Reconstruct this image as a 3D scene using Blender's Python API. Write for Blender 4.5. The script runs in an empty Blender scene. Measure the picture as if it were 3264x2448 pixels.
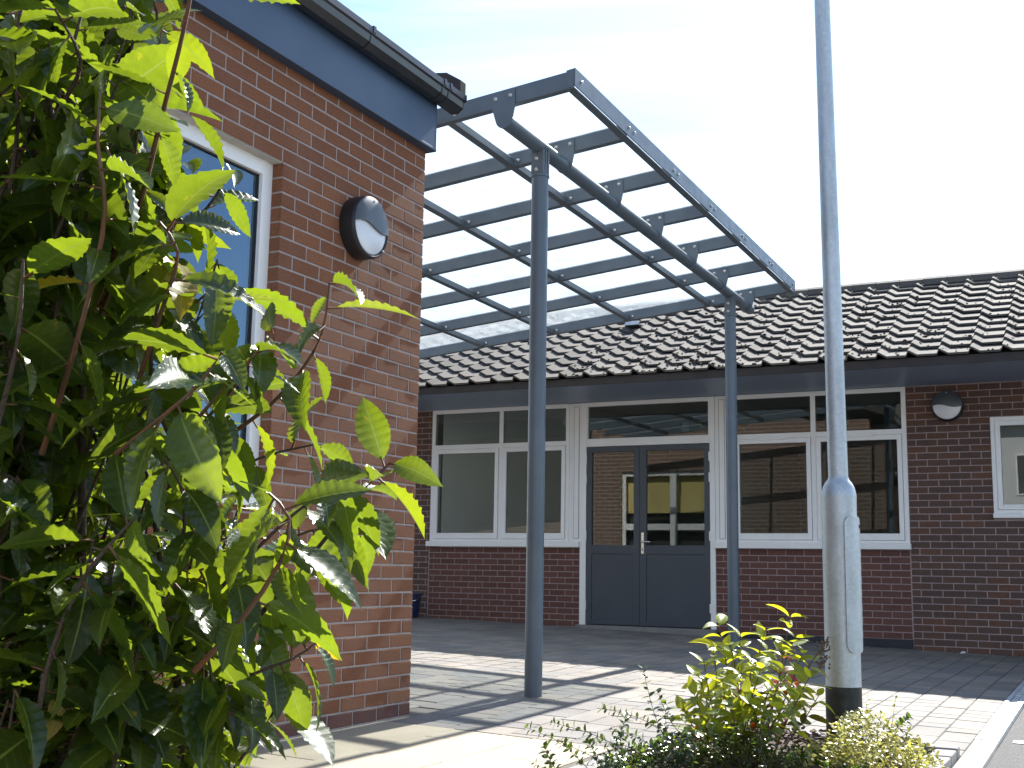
import bpy, bmesh, math, random
from mathutils import Vector, Matrix, Euler

random.seed(7)
R = math.radians
scene = bpy.context.scene
COL = scene.collection

# ------------------------------------------------------------------ camera
FPX = 3818.488                      # focal length in pixels of a 3264 wide frame
CAM = Vector((3.5789, -5.8929, 0.8054))
YAW, PITCH, ROLL = 0.46753, 0.15440, 0.016906
_fw = Vector((-math.sin(YAW) * math.cos(PITCH), math.cos(YAW) * math.cos(PITCH), math.sin(PITCH)))
_rt = Vector((math.cos(YAW), math.sin(YAW), 0))
_up = _rt.cross(_fw)
_r2 = math.cos(ROLL) * _rt + math.sin(ROLL) * _up
_u2 = -math.sin(ROLL) * _rt + math.cos(ROLL) * _up
cam_data = bpy.data.cameras.new('camera')
cam = bpy.data.objects.new('camera', cam_data)
COL.objects.link(cam)
cam_data.sensor_fit = 'HORIZONTAL'
cam_data.sensor_width = 36.0
cam_data.lens = 36.0 * FPX / 3264.0
cam_data.clip_start = 0.05
cam_data.clip_end = 5000
cam.matrix_world = Matrix(((_r2.x, _u2.x, -_fw.x, CAM.x), (_r2.y, _u2.y, -_fw.y, CAM.y),
                           (_r2.z, _u2.z, -_fw.z, CAM.z), (0, 0, 0, 1)))
scene.camera = cam

# ------------------------------------------------------------------ light
SUN_EL, SUN_AZ = R(40.8), R(1.6)      # azimuth from +Y towards +X
world = bpy.data.worlds.new('World')
scene.world = world
world.use_nodes = True
wt = world.node_tree
wt.nodes.clear()
wo = wt.nodes.new('ShaderNodeOutputWorld')
bg = wt.nodes.new('ShaderNodeBackground')
sky = wt.nodes.new('ShaderNodeTexSky')
sky.sky_type = 'NISHITA'
sky.sun_disc = False
sky.sun_elevation = SUN_EL
sky.sun_rotation = SUN_AZ
sky.air_density = 1.0
sky.dust_density = 0.22
sky.ozone_density = 1.0
# thin streaks of cirrus, the same all round the sky
tc = wt.nodes.new('ShaderNodeTexCoord')
mp = wt.nodes.new('ShaderNodeMapping')
mp.inputs['Rotation'].default_value = (0.12, 0.1, 0.5)
mp.inputs['Scale'].default_value = (1.2, 2.2, 9.0)
nz = wt.nodes.new('ShaderNodeTexNoise')
nz.inputs['Scale'].default_value = 1.6
nz.inputs['Detail'].default_value = 7
nz.inputs['Roughness'].default_value = 0.55
nz.inputs['Distortion'].default_value = 0.6
cr = wt.nodes.new('ShaderNodeValToRGB')
cr.color_ramp.elements[0].position = 0.45
cr.color_ramp.elements[0].color = (0, 0, 0, 1)
cr.color_ramp.elements[1].position = 0.75
cr.color_ramp.elements[1].color = (1, 1, 1, 1)
mx = wt.nodes.new('ShaderNodeMix')
mx.data_type = 'RGBA'
mx.inputs[7].default_value = (6.0, 6.3, 6.6, 1)
ml = wt.nodes.new('ShaderNodeMath')
ml.operation = 'MULTIPLY'
ml.inputs[1].default_value = 0.55
wt.links.new(tc.outputs['Generated'], mp.inputs['Vector'])
wt.links.new(mp.outputs['Vector'], nz.inputs['Vector'])
wt.links.new(nz.outputs['Fac'], cr.inputs['Fac'])
wt.links.new(cr.outputs['Color'], ml.inputs[0])
wt.links.new(ml.outputs[0], mx.inputs[0])
wt.links.new(sky.outputs['Color'], mx.inputs[6])
wt.links.new(mx.outputs[2], bg.inputs['Color'])
wt.links.new(bg.outputs['Background'], wo.inputs['Surface'])
bg.inputs['Strength'].default_value = 0.095

sun_d = bpy.data.lights.new('sun', 'SUN')
sun_d.energy = 5.0
sun_d.angle = R(0.53)
sun_d.color = (1.0, 0.965, 0.90)
sun = bpy.data.objects.new('sun', sun_d)
COL.objects.link(sun)
SD = Vector((math.sin(SUN_AZ) * math.cos(SUN_EL), math.cos(SUN_AZ) * math.cos(SUN_EL), math.sin(SUN_EL)))
sun.rotation_euler = SD.to_track_quat('Z', 'Y').to_euler()
sun.location = SD * 40

vs = scene.view_settings
vs.view_transform = 'Standard'
vs.look = 'None'
vs.gamma = 1.0
vs.use_curve_mapping = False
vs.exposure = 1.52
scene.cycles.max_bounces = 10
scene.cycles.transparent_max_bounces = 16
scene.cycles.use_denoising = True


# ------------------------------------------------------------------ helpers
def tag(o, label=None, cat=None, group=None, kind=None):
    if label: o['label'] = label
    if cat: o['category'] = cat
    if group: o['group'] = group
    if kind: o['kind'] = kind
    return o


def empty(name, loc=(0, 0, 0)):
    o = bpy.data.objects.new(name, None)
    o.empty_display_size = 0.2
    o.location = loc
    COL.objects.link(o)
    return o


def link(name, me, parent=None, loc=None, rot=None):
    o = bpy.data.objects.new(name, me)
    COL.objects.link(o)
    if parent is not None:
        o.parent = parent
        pl = WORLD_LOC.get(parent.name, Vector((0, 0, 0)))
    else:
        pl = Vector((0, 0, 0))
    L = Vector(loc) if loc is not None else Vector((0, 0, 0))
    o.location = L - pl
    if rot is not None:
        o.rotation_euler = rot
    WORLD_LOC[o.name] = L
    return o


WORLD_LOC = {}


class MB:
    """collects verts and faces, then builds one mesh object"""
    def __init__(self):
        self.v, self.f, self.m, self.uv = [], [], [], None

    def add(self, verts, faces, mi=0):
        n = len(self.v)
        self.v += [tuple(p) for p in verts]
        for f in faces:
            self.f.append([i + n for i in f])
            self.m.append(mi)
        return self

    def box(self, x0, x1, y0, y1, z0, z1, mi=0):
        v = [(x0, y0, z0), (x1, y0, z0), (x1, y1, z0), (x0, y1, z0), (x0, y0, z1), (x1, y0, z1), (x1, y1, z1), (x0, y1, z1)]
        f = [(0, 3, 2, 1), (4, 5, 6, 7), (0, 1, 5, 4), (1, 2, 6, 5), (2, 3, 7, 6), (3, 0, 4, 7)]
        return self.add(v, f, mi)

    def prism(self, poly, a, b, axis, mi=0):
        """poly: 2D outline extruded from a to b along axis ('x','y','z')"""
        n = len(poly)
        def P(q, t):
            return (t, q[0], q[1]) if axis == 'x' else ((q[0], t, q[1]) if axis == 'y' else (q[0], q[1], t))
        v = [P(q, a) for q in poly] + [P(q, b) for q in poly]
        f = [tuple(range(n)), tuple(range(2 * n - 1, n - 1, -1))]
        for i in range(n):
            j = (i + 1) % n
            f.append((j, i, i + n, j + n))
        return self.add(v, f, mi)

    def tube(self, pts, rad, n=12, mi=0, caps=True):
        pts = [Vector(p) for p in pts]
        rings = []
        ref = Vector((0.13, 0.27, 0.95)).normalized()
        for i, p in enumerate(pts):
            d = (pts[min(i + 1, len(pts) - 1)] - pts[max(i - 1, 0)]).normalized()
            r0 = ref if abs(d.dot(ref)) < 0.9 else Vector((1, 0.2, 0)).normalized()
            a = d.cross(r0).normalized()
            b = d.cross(a)
            r = rad[i] if isinstance(rad, (list, tuple)) else rad
            rings.append([p + a * (r * math.cos(2 * math.pi * k / n)) + b * (r * math.sin(2 * math.pi * k / n)) for k in range(n)])
        v = [q for rr in rings for q in rr]
        f = []
        for i in range(len(pts) - 1):
            for k in range(n):
                f.append((i * n + k, i * n + (k + 1) % n, (i + 1) * n + (k + 1) % n, (i + 1) * n + k))
        if caps:
            f.append(tuple(range(n - 1, -1, -1)))
            f.append(tuple(range((len(pts) - 1) * n, len(pts) * n)))
        return self.add(v, f, mi)

    def lathe(self, prof, c=(0, 0), n=32, mi=0):
        """prof: (radius, z) list; axis z through c"""
        v, f = [], []
        for r, z in prof:
            for k in range(n):
                a = 2 * math.pi * k / n
                v.append((c[0] + r * math.cos(a), c[1] + r * math.sin(a), z))
        for i in range(len(prof) - 1):
            for k in range(n):
                f.append((i * n + k, i * n + (k + 1) % n, (i + 1) * n + (k + 1) % n, (i + 1) * n + k))
        f.append(tuple(range(n - 1, -1, -1)))
        f.append(tuple(range((len(prof) - 1) * n, len(prof) * n)))
        return self.add(v, f, mi)

    def mesh(self, name, mats, smooth=False, bevel=0.0, off=None):
        v = self.v if off is None else [(a - off[0], b - off[1], c - off[2]) for a, b, c in self.v]
        me = bpy.data.meshes.new(name)
        me.from_pydata(v, [], self.f)
        if not isinstance(mats, (list, tuple)): mats = [mats]
        for m in mats: me.materials.append(m)
        if len(mats) > 1: me.polygons.foreach_set('material_index', self.m)
        if self.uv is not None:
            ul = me.uv_layers.new(name='UVMap')
            fl = []
            for l in me.loops: fl += self.uv[l.vertex_index]
            ul.data.foreach_set('uv', fl)
        if bevel:
            bm = bmesh.new(); bm.from_mesh(me)
            bmesh.ops.recalc_face_normals(bm, faces=bm.faces)
            es = [e for e in bm.edges if len(e.link_faces) == 2 and e.calc_face_angle(0) > R(35)]
            bmesh.ops.bevel(bm, geom=es, offset=bevel, segments=2, affect='EDGES', profile=0.6, clamp_overlap=True)
            bm.to_mesh(me); bm.free()
        if smooth:
            me.polygons.foreach_set('use_smooth', [True] * len(me.polygons))
            if hasattr(me, 'set_sharp_from_angle'): me.set_sharp_from_angle(angle=R(smooth if smooth is not True else 40))
        me.update()
        return me

    def obj(self, name, mats, parent=None, smooth=False, bevel=0.0, kind=None, at=None):
        o = link(name, self.mesh(name, mats, smooth, bevel, at), parent, at)
        if kind: o['kind'] = kind
        return o


# ------------------------------------------------------------------ materials
def nmat(name):
    m = bpy.data.materials.new(name)
    m.use_nodes = True
    t = m.node_tree
    b = t.nodes['Principled BSDF']
    return m, t, b


def N(t, kind, **kw):
    n = t.nodes.new(kind)
    for k, v in kw.items():
        if k.startswith('i_'):
            n.inputs[k[2:].replace('_', ' ')].default_value = v
        else:
            setattr(n, k, v)
    return n


def ramp(t, fac, stops):
    r = t.nodes.new('ShaderNodeValToRGB')
    e = r.color_ramp.elements
    while len(e) < len(stops): e.new(0.5)
    for i, (p, c) in enumerate(stops):
        e[i].position = p
        e[i].color = (*c, 1) if len(c) == 3 else c
    t.links.new(fac, r.inputs['Fac'])
    return r.outputs['Color']


def mixc(t, fac, a, b, mode='MIX'):
    n = t.nodes.new('ShaderNodeMix')
    n.data_type = 'RGBA'
    n.blend_type = mode
    for idx, val in ((0, fac), (6, a), (7, b)):
        if hasattr(val, 'is_linked') or hasattr(val, 'links'):
            t.links.new(val, n.inputs[idx])
        elif idx == 0:
            n.inputs[0].default_value = val
        else:
            n.inputs[idx].default_value = (*val, 1) if len(val) == 3 else val
    return n.outputs[2]


def noise(t, scale, detail=4, rough=0.55, vec=None, dist=0.0):
    n = N(t, 'ShaderNodeTexNoise')
    n.inputs['Scale'].default_value = scale
    n.inputs['Detail'].default_value = detail
    n.inputs['Roughness'].default_value = rough
    n.inputs['Distortion'].default_value = dist
    if vec is None:
        c = t.nodes.new('ShaderNodeTexCoord')
        vec = c.outputs['Object']
    t.links.new(vec, n.inputs['Vector'])
    return n.outputs['Fac']


def geo_pos(t):
    return t.nodes.new('ShaderNodeNewGeometry').outputs['Position']


def bump(t, b, height, strength=0.3, dist=0.01):
    n = N(t, 'ShaderNodeBump')
    n.inputs['Strength'].default_value = strength
    n.inputs['Distance'].default_value = dist
    t.links.new(height, n.inputs['Height'])
    t.links.new(n.outputs['Normal'], b.inputs['Normal'])


def simple(name, c1, c2=None, scale=6, rough=0.5, metal=0.0, spec=0.5, bscale=0, bstr=0.2, detail=5, rough2=None, lo=0.35, hi=0.65):
    m, t, b = nmat(name)
    pos = geo_pos(t)
    if c2 is None: c2 = tuple(v * 0.85 for v in c1)
    nf = noise(t, scale, detail, 0.6, pos)
    t.links.new(ramp(t, nf, [(lo, c1), (hi, c2)]), b.inputs['Base Color'])
    b.inputs['Roughness'].default_value = rough
    if rough2 is not None:
        r = N(t, 'ShaderNodeMapRange')
        r.inputs['From Min'].default_value = 0.3; r.inputs['From Max'].default_value = 0.7
        r.inputs['To Min'].default_value = rough; r.inputs['To Max'].default_value = rough2
        t.links.new(noise(t, scale * 2.3, 4, 0.6, pos), r.inputs['Value'])
        t.links.new(r.outputs['Result'], b.inputs['Roughness'])
    b.inputs['Metallic'].default_value = metal
    b.inputs['Specular IOR Level'].default_value = spec
    if bscale:
        bump(t, b, noise(t, bscale, 4, 0.6, pos), bstr)
    return m


def piece_random(t, island):
    if island:
        return t.nodes.new('ShaderNodeNewGeometry').outputs['Random Per Island']
    return t.nodes.new('ShaderNodeObjectInfo').outputs['Random']


def pieces(name, stops, island, grain=60, gamt=0.35, rough=0.85, bscale=90, bstr=0.5, bdist=0.003, spec=0.25, blotch=None, dirt=None):
    """brick, tile or paver material: one colour per piece from the ramp, grain on top"""
    m, t, b = nmat(name)
    pos = geo_pos(t)
    rnd = piece_random(t, island)
    r = ramp(t, rnd, stops)
    if name.startswith('brick'):
        pass
    g = noise(t, grain, 6, 0.7, pos)
    g2 = ramp(t, g, [(0.3, (1 - gamt,) * 3), (0.7, (1 + gamt * 0.6,) * 3)])
    c = mixc(t, 1.0, r, g2, 'MULTIPLY')
    if blotch:
        bl = noise(t, blotch[0], 5, 0.6, pos)
        f = ramp(t, bl, [(0.5, (0, 0, 0)), (0.72, (1, 1, 1))])
        mm = t.nodes.new('ShaderNodeMath'); mm.operation = 'MULTIPLY'; mm.inputs[1].default_value = blotch[2]
        t.links.new(f, mm.inputs[0])
        c = mixc(t, mm.outputs[0], c, blotch[1])
    if dirt:
        d = noise(t, dirt[0], 4, 0.5, pos)
        dd = ramp(t, d, [(0.3, (dirt[1],) * 3), (0.65, (1, 1, 1))])
        c = mixc(t, 1.0, c, dd, 'MULTIPLY')
    t.links.new(c, b.inputs['Base Color'])
    b.inputs['Roughness'].default_value = rough
    b.inputs['Specular IOR Level'].default_value = spec
    if bscale:
        bump(t, b, noise(t, bscale, 5, 0.7, pos), bstr, bdist)
    return m


NB = [(0.0, (0.200, 0.082, 0.044)), (0.35, (0.245, 0.100, 0.051)), (0.7, (0.215, 0.090, 0.050)), (1.0, (0.280, 0.118, 0.060))]
FB = [(0.0, (0.098, 0.064, 0.057)), (0.5, (0.114, 0.072, 0.060)), (0.75, (0.125, 0.072, 0.055)), (0.92, (0.150, 0.076, 0.052)), (1.0, (0.115, 0.069, 0.056))]
PB = [(0.0, (0.122, 0.060, 0.052)), (0.5, (0.140, 0.067, 0.057)), (1.0, (0.158, 0.073, 0.060))]
PV = [(0.0, (0.175, 0.168, 0.163)), (0.35, (0.222, 0.200, 0.180)), (0.6, (0.250, 0.220, 0.190)), (0.8, (0.195, 0.188, 0.185)), (1.0, (0.265, 0.236, 0.205))]
FL = [(0.0, (0.39, 0.335, 0.25)), (0.5, (0.43, 0.37, 0.28)), (1.0, (0.375, 0.325, 0.245))]
TL = [(0.0, (0.085, 0.080, 0.075)), (0.35, (0.108, 0.100, 0.092)), (0.7, (0.125, 0.115, 0.105)), (0.9, (0.148, 0.137, 0.125)), (1.0, (0.070, 0.068, 0.067))]

M = {}
for key, stops, kw in (
    ('brick_near', NB, dict(grain=120, gamt=0.45, bscale=160, bstr=0.9, bdist=0.004, blotch=(3, (0.30, 0.17, 0.12), 0.25))),
    ('brick_far', FB, dict(grain=70, gamt=0.3, bscale=90, bstr=0.4, blotch=(4, (0.13, 0.075, 0.05), 0.3))),
    ('brick_panel', PB, dict(grain=70, gamt=0.25, bscale=90, bstr=0.4)),
    ('paver', PV, dict(grain=140, gamt=0.3, bscale=150, bstr=0.4, bdist=0.002, rough=0.8, dirt=(1.6, 0.72))),
    ('flag', FL, dict(grain=160, gamt=0.22, bscale=180, bstr=0.35, bdist=0.002, rough=0.85, dirt=(2.0, 0.84))),
    ('tile', TL, dict(grain=90, gamt=0.4, bscale=110, bstr=0.5, bdist=0.004, rough=0.9, blotch=(9, (0.12, 0.105, 0.09), 0.35))),
):
    M[key] = pieces(key, stops, False, **kw)
    M[key + '_mass'] = pieces(key + '_mass', stops, True, **kw)

M['mortar_near'] = simple('mortar_near', (0.42, 0.365, 0.345), (0.33, 0.285, 0.27), 30, 0.95, bscale=120, bstr=0.6)
M['mortar_far'] = simple('mortar_far', (0.36, 0.285, 0.275), (0.28, 0.22, 0.215), 25, 0.95)
M['upvc'] = simple('upvc', (0.84, 0.84, 0.84), (0.80, 0.80, 0.79), 3, 0.32, spec=0.5)
M['fascia'] = simple('fascia', (0.036, 0.066, 0.122), (0.043, 0.075, 0.134), 2.5, 0.34, spec=0.5, rough2=0.42)
M['soffit'] = simple('soffit', (0.23, 0.29, 0.385), (0.25, 0.31, 0.405), 2.5, 0.42)
M['gutter'] = simple('gutter', (0.022, 0.025, 0.030), (0.03, 0.033, 0.038), 5, 0.28, spec=0.5)
M['eave'] = simple('eave', (0.045, 0.036, 0.034), (0.03, 0.027, 0.028), 6, 0.8)
M['steel'] = simple('steel', (0.092, 0.118, 0.146), (0.110, 0.138, 0.166), 5, 0.32, spec=0.5, rough2=0.5, bscale=300, bstr=0.03)
M['steel_post'] = simple('steel_post', (0.080, 0.108, 0.142), (0.098, 0.128, 0.162), 4, 0.30, spec=0.5, rough2=0.45)
M['bolt'] = simple('bolt', (0.62, 0.62, 0.60), (0.45, 0.45, 0.44), 60, 0.32, metal=0.9)
M['door'] = simple('door', (0.044, 0.060, 0.080), (0.051, 0.068, 0.088), 3, 0.38)
M['door_dark'] = simple('door_dark', (0.018, 0.02, 0.022), None, 3, 0.6)
M['black_plastic'] = simple('black_plastic', (0.014, 0.015, 0.018), (0.02, 0.021, 0.025), 8, 0.42, spec=0.5)
M['visor'] = simple('visor', (0.05, 0.06, 0.072), (0.058, 0.068, 0.08), 8, 0.30)
M['opal'] = simple('opal', (0.74, 0.76, 0.80), (0.66, 0.68, 0.72), 5, 0.22)
M['chrome'] = simple('chrome', (0.75, 0.74, 0.72), (0.6, 0.6, 0.58), 20, 0.25, metal=0.95)
M['bitumen'] = simple('bitumen', (0.016, 0.018, 0.018), (0.035, 0.036, 0.034), 14, 0.5, rough2=0.75, bscale=40, bstr=0.2)
M['concrete'] = simple('concrete', (0.52, 0.49, 0.45), (0.42, 0.40, 0.37), 8, 0.9, bscale=120, bstr=0.3)
M['edging'] = simple('edging', (0.22, 0.215, 0.215), (0.18, 0.178, 0.18), 12, 0.85, bscale=120, bstr=0.3)
M['asphalt'] = simple('asphalt', (0.05, 0.05, 0.052), (0.145, 0.143, 0.14), 130, 0.9, bscale=170, bstr=1.0, detail=3)
M['earth'] = simple('earth', (0.29, 0.29, 0.29), (0.25, 0.25, 0.25), 2, 0.95)
M['sand'] = simple('sand', (0.075, 0.070, 0.062), (0.12, 0.11, 0.095), 40, 0.95)
M['soil'] = simple('soil', (0.035, 0.024, 0.017), (0.07, 0.048, 0.034), 30, 0.95, bscale=60, bstr=1.0)
M['mulch'] = simple('mulch', (0.055, 0.032, 0.02), (0.12, 0.075, 0.05), 40, 0.85)
M['paint'] = simple('paint', (0.78, 0.78, 0.75), (0.6, 0.6, 0.58), 40, 0.7)
M['bin_blue'] = simple('bin_blue', (0.012, 0.022, 0.075), (0.016, 0.028, 0.09), 4, 0.4)
M['moss'] = simple('moss', (0.022, 0.02, 0.012), (0.06, 0.04, 0.022), 60, 0.95)
M['dpc'] = simple('dpc', (0.016, 0.018, 0.026), (0.026, 0.028, 0.036), 8, 0.7)
M['interior'] = simple('interior', (0.62, 0.62, 0.58), (0.56, 0.56, 0.53), 2, 0.8)
M['interior_floor'] = simple('interior_floor', (0.06, 0.058, 0.055), (0.08, 0.075, 0.07), 3, 0.5)
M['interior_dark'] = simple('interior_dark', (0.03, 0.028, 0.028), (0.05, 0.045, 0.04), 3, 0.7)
M['blind'] = simple('blind', (0.62, 0.52, 0.20), (0.56, 0.46, 0.17), 3, 0.8)
M['green_sign'] = simple('green_sign', (0.02, 0.22, 0.10), None, 3, 0.5)
M['lead'] = simple('lead', (0.13, 0.14, 0.155), (0.2, 0.21, 0.22), 12, 0.5)
M['litter'] = simple('litter', (0.75, 0.77, 0.78), None, 5, 0.6)
M['bark'] = simple('bark', (0.055, 0.036, 0.028), (0.09, 0.06, 0.042), 60, 0.8, bscale=160, bstr=0.4)
M['stem_red'] = simple('stem_red', (0.16, 0.055, 0.025), (0.10, 0.06, 0.03), 25, 0.5)
M['twig'] = simple('twig', (0.10, 0.055, 0.038), (0.14, 0.085, 0.05), 40, 0.7)


def galv():
    m, t, b = nmat('galvanised')
    pos = geo_pos(t)
    v = N(t, 'ShaderNodeTexVoronoi'); v.inputs['Scale'].default_value = 70
    t.links.new(pos, v.inputs['Vector'])
    mp_ = N(t, 'ShaderNodeMapping'); mp_.inputs['Scale'].default_value = (1, 1, 0.25)
    t.links.new(pos, mp_.inputs['Vector'])
    n1 = noise(t, 9, 6, 0.65, mp_.outputs['Vector'])
    c = ramp(t, n1, [(0.3, (0.40, 0.43, 0.45)), (0.55, (0.53, 0.575, 0.615)), (0.75, (0.46, 0.50, 0.525))])
    c2 = ramp(t, v.outputs['Color'], [(0.0, (0.9, 0.9, 0.9)), (1.0, (1.06, 1.06, 1.06))])
    c = mixc(t, 1.0, c, c2, 'MULTIPLY')
    # faint algae low on the column
    sp = N(t, 'ShaderNodeSeparateXYZ'); t.links.new(pos, sp.inputs[0])
    t.links.new(c, b.inputs['Base Color'])
    b.inputs['Metallic'].default_value = 0.8
    r = N(t, 'ShaderNodeMapRange')
    r.inputs['To Min'].default_value = 0.42; r.inputs['To Max'].default_value = 0.62
    t.links.new(n1, r.inputs['Value']); t.links.new(r.outputs['Result'], b.inputs['Roughness'])
    bump(t, b, noise(t, 60, 4, 0.6, pos), 0.08)
    return m


M['galv'] = galv()


def glass(name, tint, refl_rough=0.0, ior=1.5, scatter=0.0, scol=(0.9, 0.95, 1.0), refl_tint=(1, 1, 1)):
    """a thin pane: Fresnel reflection over straight transmission, with some milky scatter if asked"""
    m = bpy.data.materials.new(name)
    m.use_nodes = True
    t = m.node_tree
    t.nodes.clear()
    out = N(t, 'ShaderNodeOutputMaterial')
    tr = N(t, 'ShaderNodeBsdfTransparent'); tr.inputs['Color'].default_value = (*tint, 1)
    gl = N(t, 'ShaderNodeBsdfGlossy'); gl.inputs['Roughness'].default_value = refl_rough
    gl.inputs['Color'].default_value = (*refl_tint, 1)
    # Schlick reflectance from the unsigned angle, so both faces of the pane behave alike
    ge_ = t.nodes.new('ShaderNodeNewGeometry')
    dt = N(t, 'ShaderNodeVectorMath', operation='DOT_PRODUCT')
    t.links.new(ge_.outputs['Incoming'], dt.inputs[0]); t.links.new(ge_.outputs['Normal'], dt.inputs[1])
    f0 = ((ior - 1) / (ior + 1)) ** 2
    prev = dt.outputs['Value']
    for op, val in (('ABSOLUTE', None), ('SUBTRACT', 1.0), ('POWER', 5.0), ('MULTIPLY', 1 - f0), ('ADD', f0)):
        nn = N(t, 'ShaderNodeMath', operation=op)
        if op == 'SUBTRACT':
            nn.inputs[0].default_value = 1.0; t.links.new(prev, nn.inputs[1])
        else:
            t.links.new(prev, nn.inputs[0])
            if val is not None: nn.inputs[1].default_value = val
        prev = nn.outputs[0]
    fr = nn
    body = tr.outputs[0]
    if scatter:
        tl = N(t, 'ShaderNodeBsdfTranslucent'); tl.inputs['Color'].default_value = (*scol, 1)
        mm = N(t, 'ShaderNodeMixShader'); mm.inputs[0].default_value = scatter
        pos = geo_pos(t)
        nf = noise(t, 5, 6, 0.7, pos)
        rr = N(t, 'ShaderNodeMapRange')
        rr.inputs['From Min'].default_value = 0.35; rr.inputs['From Max'].default_value = 0.7
        rr.inputs['To Min'].default_value = scatter * 0.7; rr.inputs['To Max'].default_value = scatter * 1.4
        t.links.new(nf, rr.inputs['Value']); t.links.new(rr.outputs['Result'], mm.inputs[0])
        t.links.new(tr.outputs[0], mm.inputs[1]); t.links.new(tl.outputs[0], mm.inputs[2])
        body = mm.outputs[0]
    ms = N(t, 'ShaderNodeMixShader')
    t.links.new(fr.outputs[0], ms.inputs[0]); t.links.new(body, ms.inputs[1]); t.links.new(gl.outputs[0], ms.inputs[2])
    t.links.new(ms.outputs[0], out.inputs['Surface'])
    return m


M['window_glass'] = glass('window_glass', (0.62, 0.66, 0.64), ior=1.62)
M['near_glass'] = glass('near_glass', (0.30, 0.34, 0.40), ior=2.3, refl_tint=(0.55, 0.78, 1.0))  # blue of the mirrored sky is put into the reflection colour
M['canopy_glass'] = glass('canopy_glass', (0.90, 0.93, 0.93), 0.02, 1.45, 0.16)


def leaf_mat(name, top, under, trans, vein, island=False, tfac=0.45, rough=0.33, spec=0.5, hue=0.12, veins=True, spots=0.0, extra=None):
    """leaf: UV.x runs base to tip, UV.y across; paler veins, translucent blade, waxy top"""
    m, t, b = nmat(name)
    out = t.nodes['Material Output']
    rnd = piece_random(t, island)
    geo = t.nodes.new('ShaderNodeNewGeometry')
    uv = t.nodes.new('ShaderNodeTexCoord')
    sp = N(t, 'ShaderNodeSeparateXYZ'); t.links.new(uv.outputs['UV'], sp.inputs[0])

    def math_(op, a, bb=None):
        n = t.nodes.new('ShaderNodeMath'); n.operation = op
        for i, q in enumerate((a, bb)):
            if q is None: continue
            if isinstance(q, (int, float)): n.inputs[i].default_value = q
            else: t.links.new(q, n.inputs[i])
        return n.outputs[0]
    tone = ramp(t, rnd, [(0.0, (1 - hue * 2.2,) * 3), (0.5, (1, 1, 1)), (0.82, (1 + hue, 1 + hue * 1.2, 1)), (1.0, (1 + hue * 4.0, 1 + hue * 2.4, 0.9))])
    pos = geo_pos(t)
    nf = noise(t, 38, 4, 0.6, pos)
    mott = ramp(t, nf, [(0.3, (0.86, 0.88, 0.86)), (0.7, (1.12, 1.1, 1.05))])
    side = mixc(t, geo.outputs['Backfacing'], top, under)
    col = mixc(t, 1.0, side, tone, 'MULTIPLY')
    col = mixc(t, 1.0, col, mott, 'MULTIPLY')
    tcol = mixc(t, 1.0, trans, tone, 'MULTIPLY')
    tcol = mixc(t, 1.0, tcol, mott, 'MULTIPLY')
    if veins:
        av = math_('ABSOLUTE', math_('SUBTRACT', sp.outputs['Y'], 0.5))
        mid = math_('LESS_THAN', av, 0.026)
        ph = math_('SUBTRACT', math_('MULTIPLY', sp.outputs['X'], 9.0), math_('MULTIPLY', av, 5.0))
        fr = math_('ABSOLUTE', math_('SUBTRACT', math_('FRACT', ph), 0.5))
        lat = math_('MULTIPLY', math_('LESS_THAN', fr, 0.035), 0.42)
        vf = math_('MAXIMUM', mid, lat)
        col = mixc(t, vf, col, vein)
        tcol = mixc(t, vf, tcol, tuple(min(1, v * 1.5) for v in vein))
        bn = N(t, 'ShaderNodeBump'); bn.inputs['Strength'].default_value = 0.25; bn.inputs['Distance'].default_value = 0.003
        t.links.new(math_('MULTIPLY', vf, -1.0), bn.inputs['Height'])
        t.links.new(bn.outputs['Normal'], b.inputs['Normal'])
    if spots:
        sf = ramp(t, noise(t, 24, 5, 0.65, pos), [(0.66, (0, 0, 0)), (0.74, (1, 1, 1))])
        sm = t.nodes.new('ShaderNodeMath'); sm.operation = 'MULTIPLY'; sm.inputs[1].default_value = spots
        t.links.new(sf, sm.inputs[0])
        col = mixc(t, sm.outputs[0], col, (0.35, 0.26, 0.02))
        tcol = mixc(t, sm.outputs[0], tcol, (0.75, 0.55, 0.03))
    if extra:      # pale margins, as on variegated leaves
        av2 = math_('ABSOLUTE', math_('SUBTRACT', sp.outputs['Y'], 0.5))
        ef = ramp(t, av2, [(0.2, (0, 0, 0)), (0.28, (1, 1, 1))])
        col = mixc(t, ef, col, extra)
        tcol = mixc(t, ef, tcol, extra)
    t.links.new(col, b.inputs['Base Color'])
    b.inputs['Roughness'].default_value = rough
    b.inputs['Specular IOR Level'].default_value = spec
    tl = N(t, 'ShaderNodeBsdfTranslucent')
    t.links.new(tcol, tl.inputs['Color'])
    ms = N(t, 'ShaderNodeMixShader'); ms.inputs[0].default_value = tfac
    t.links.new(b.outputs[0], ms.inputs[1]); t.links.new(tl.outputs[0], ms.inputs[2])
    t.links.new(ms.outputs[0], out.inputs['Surface'])
    return m


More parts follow.
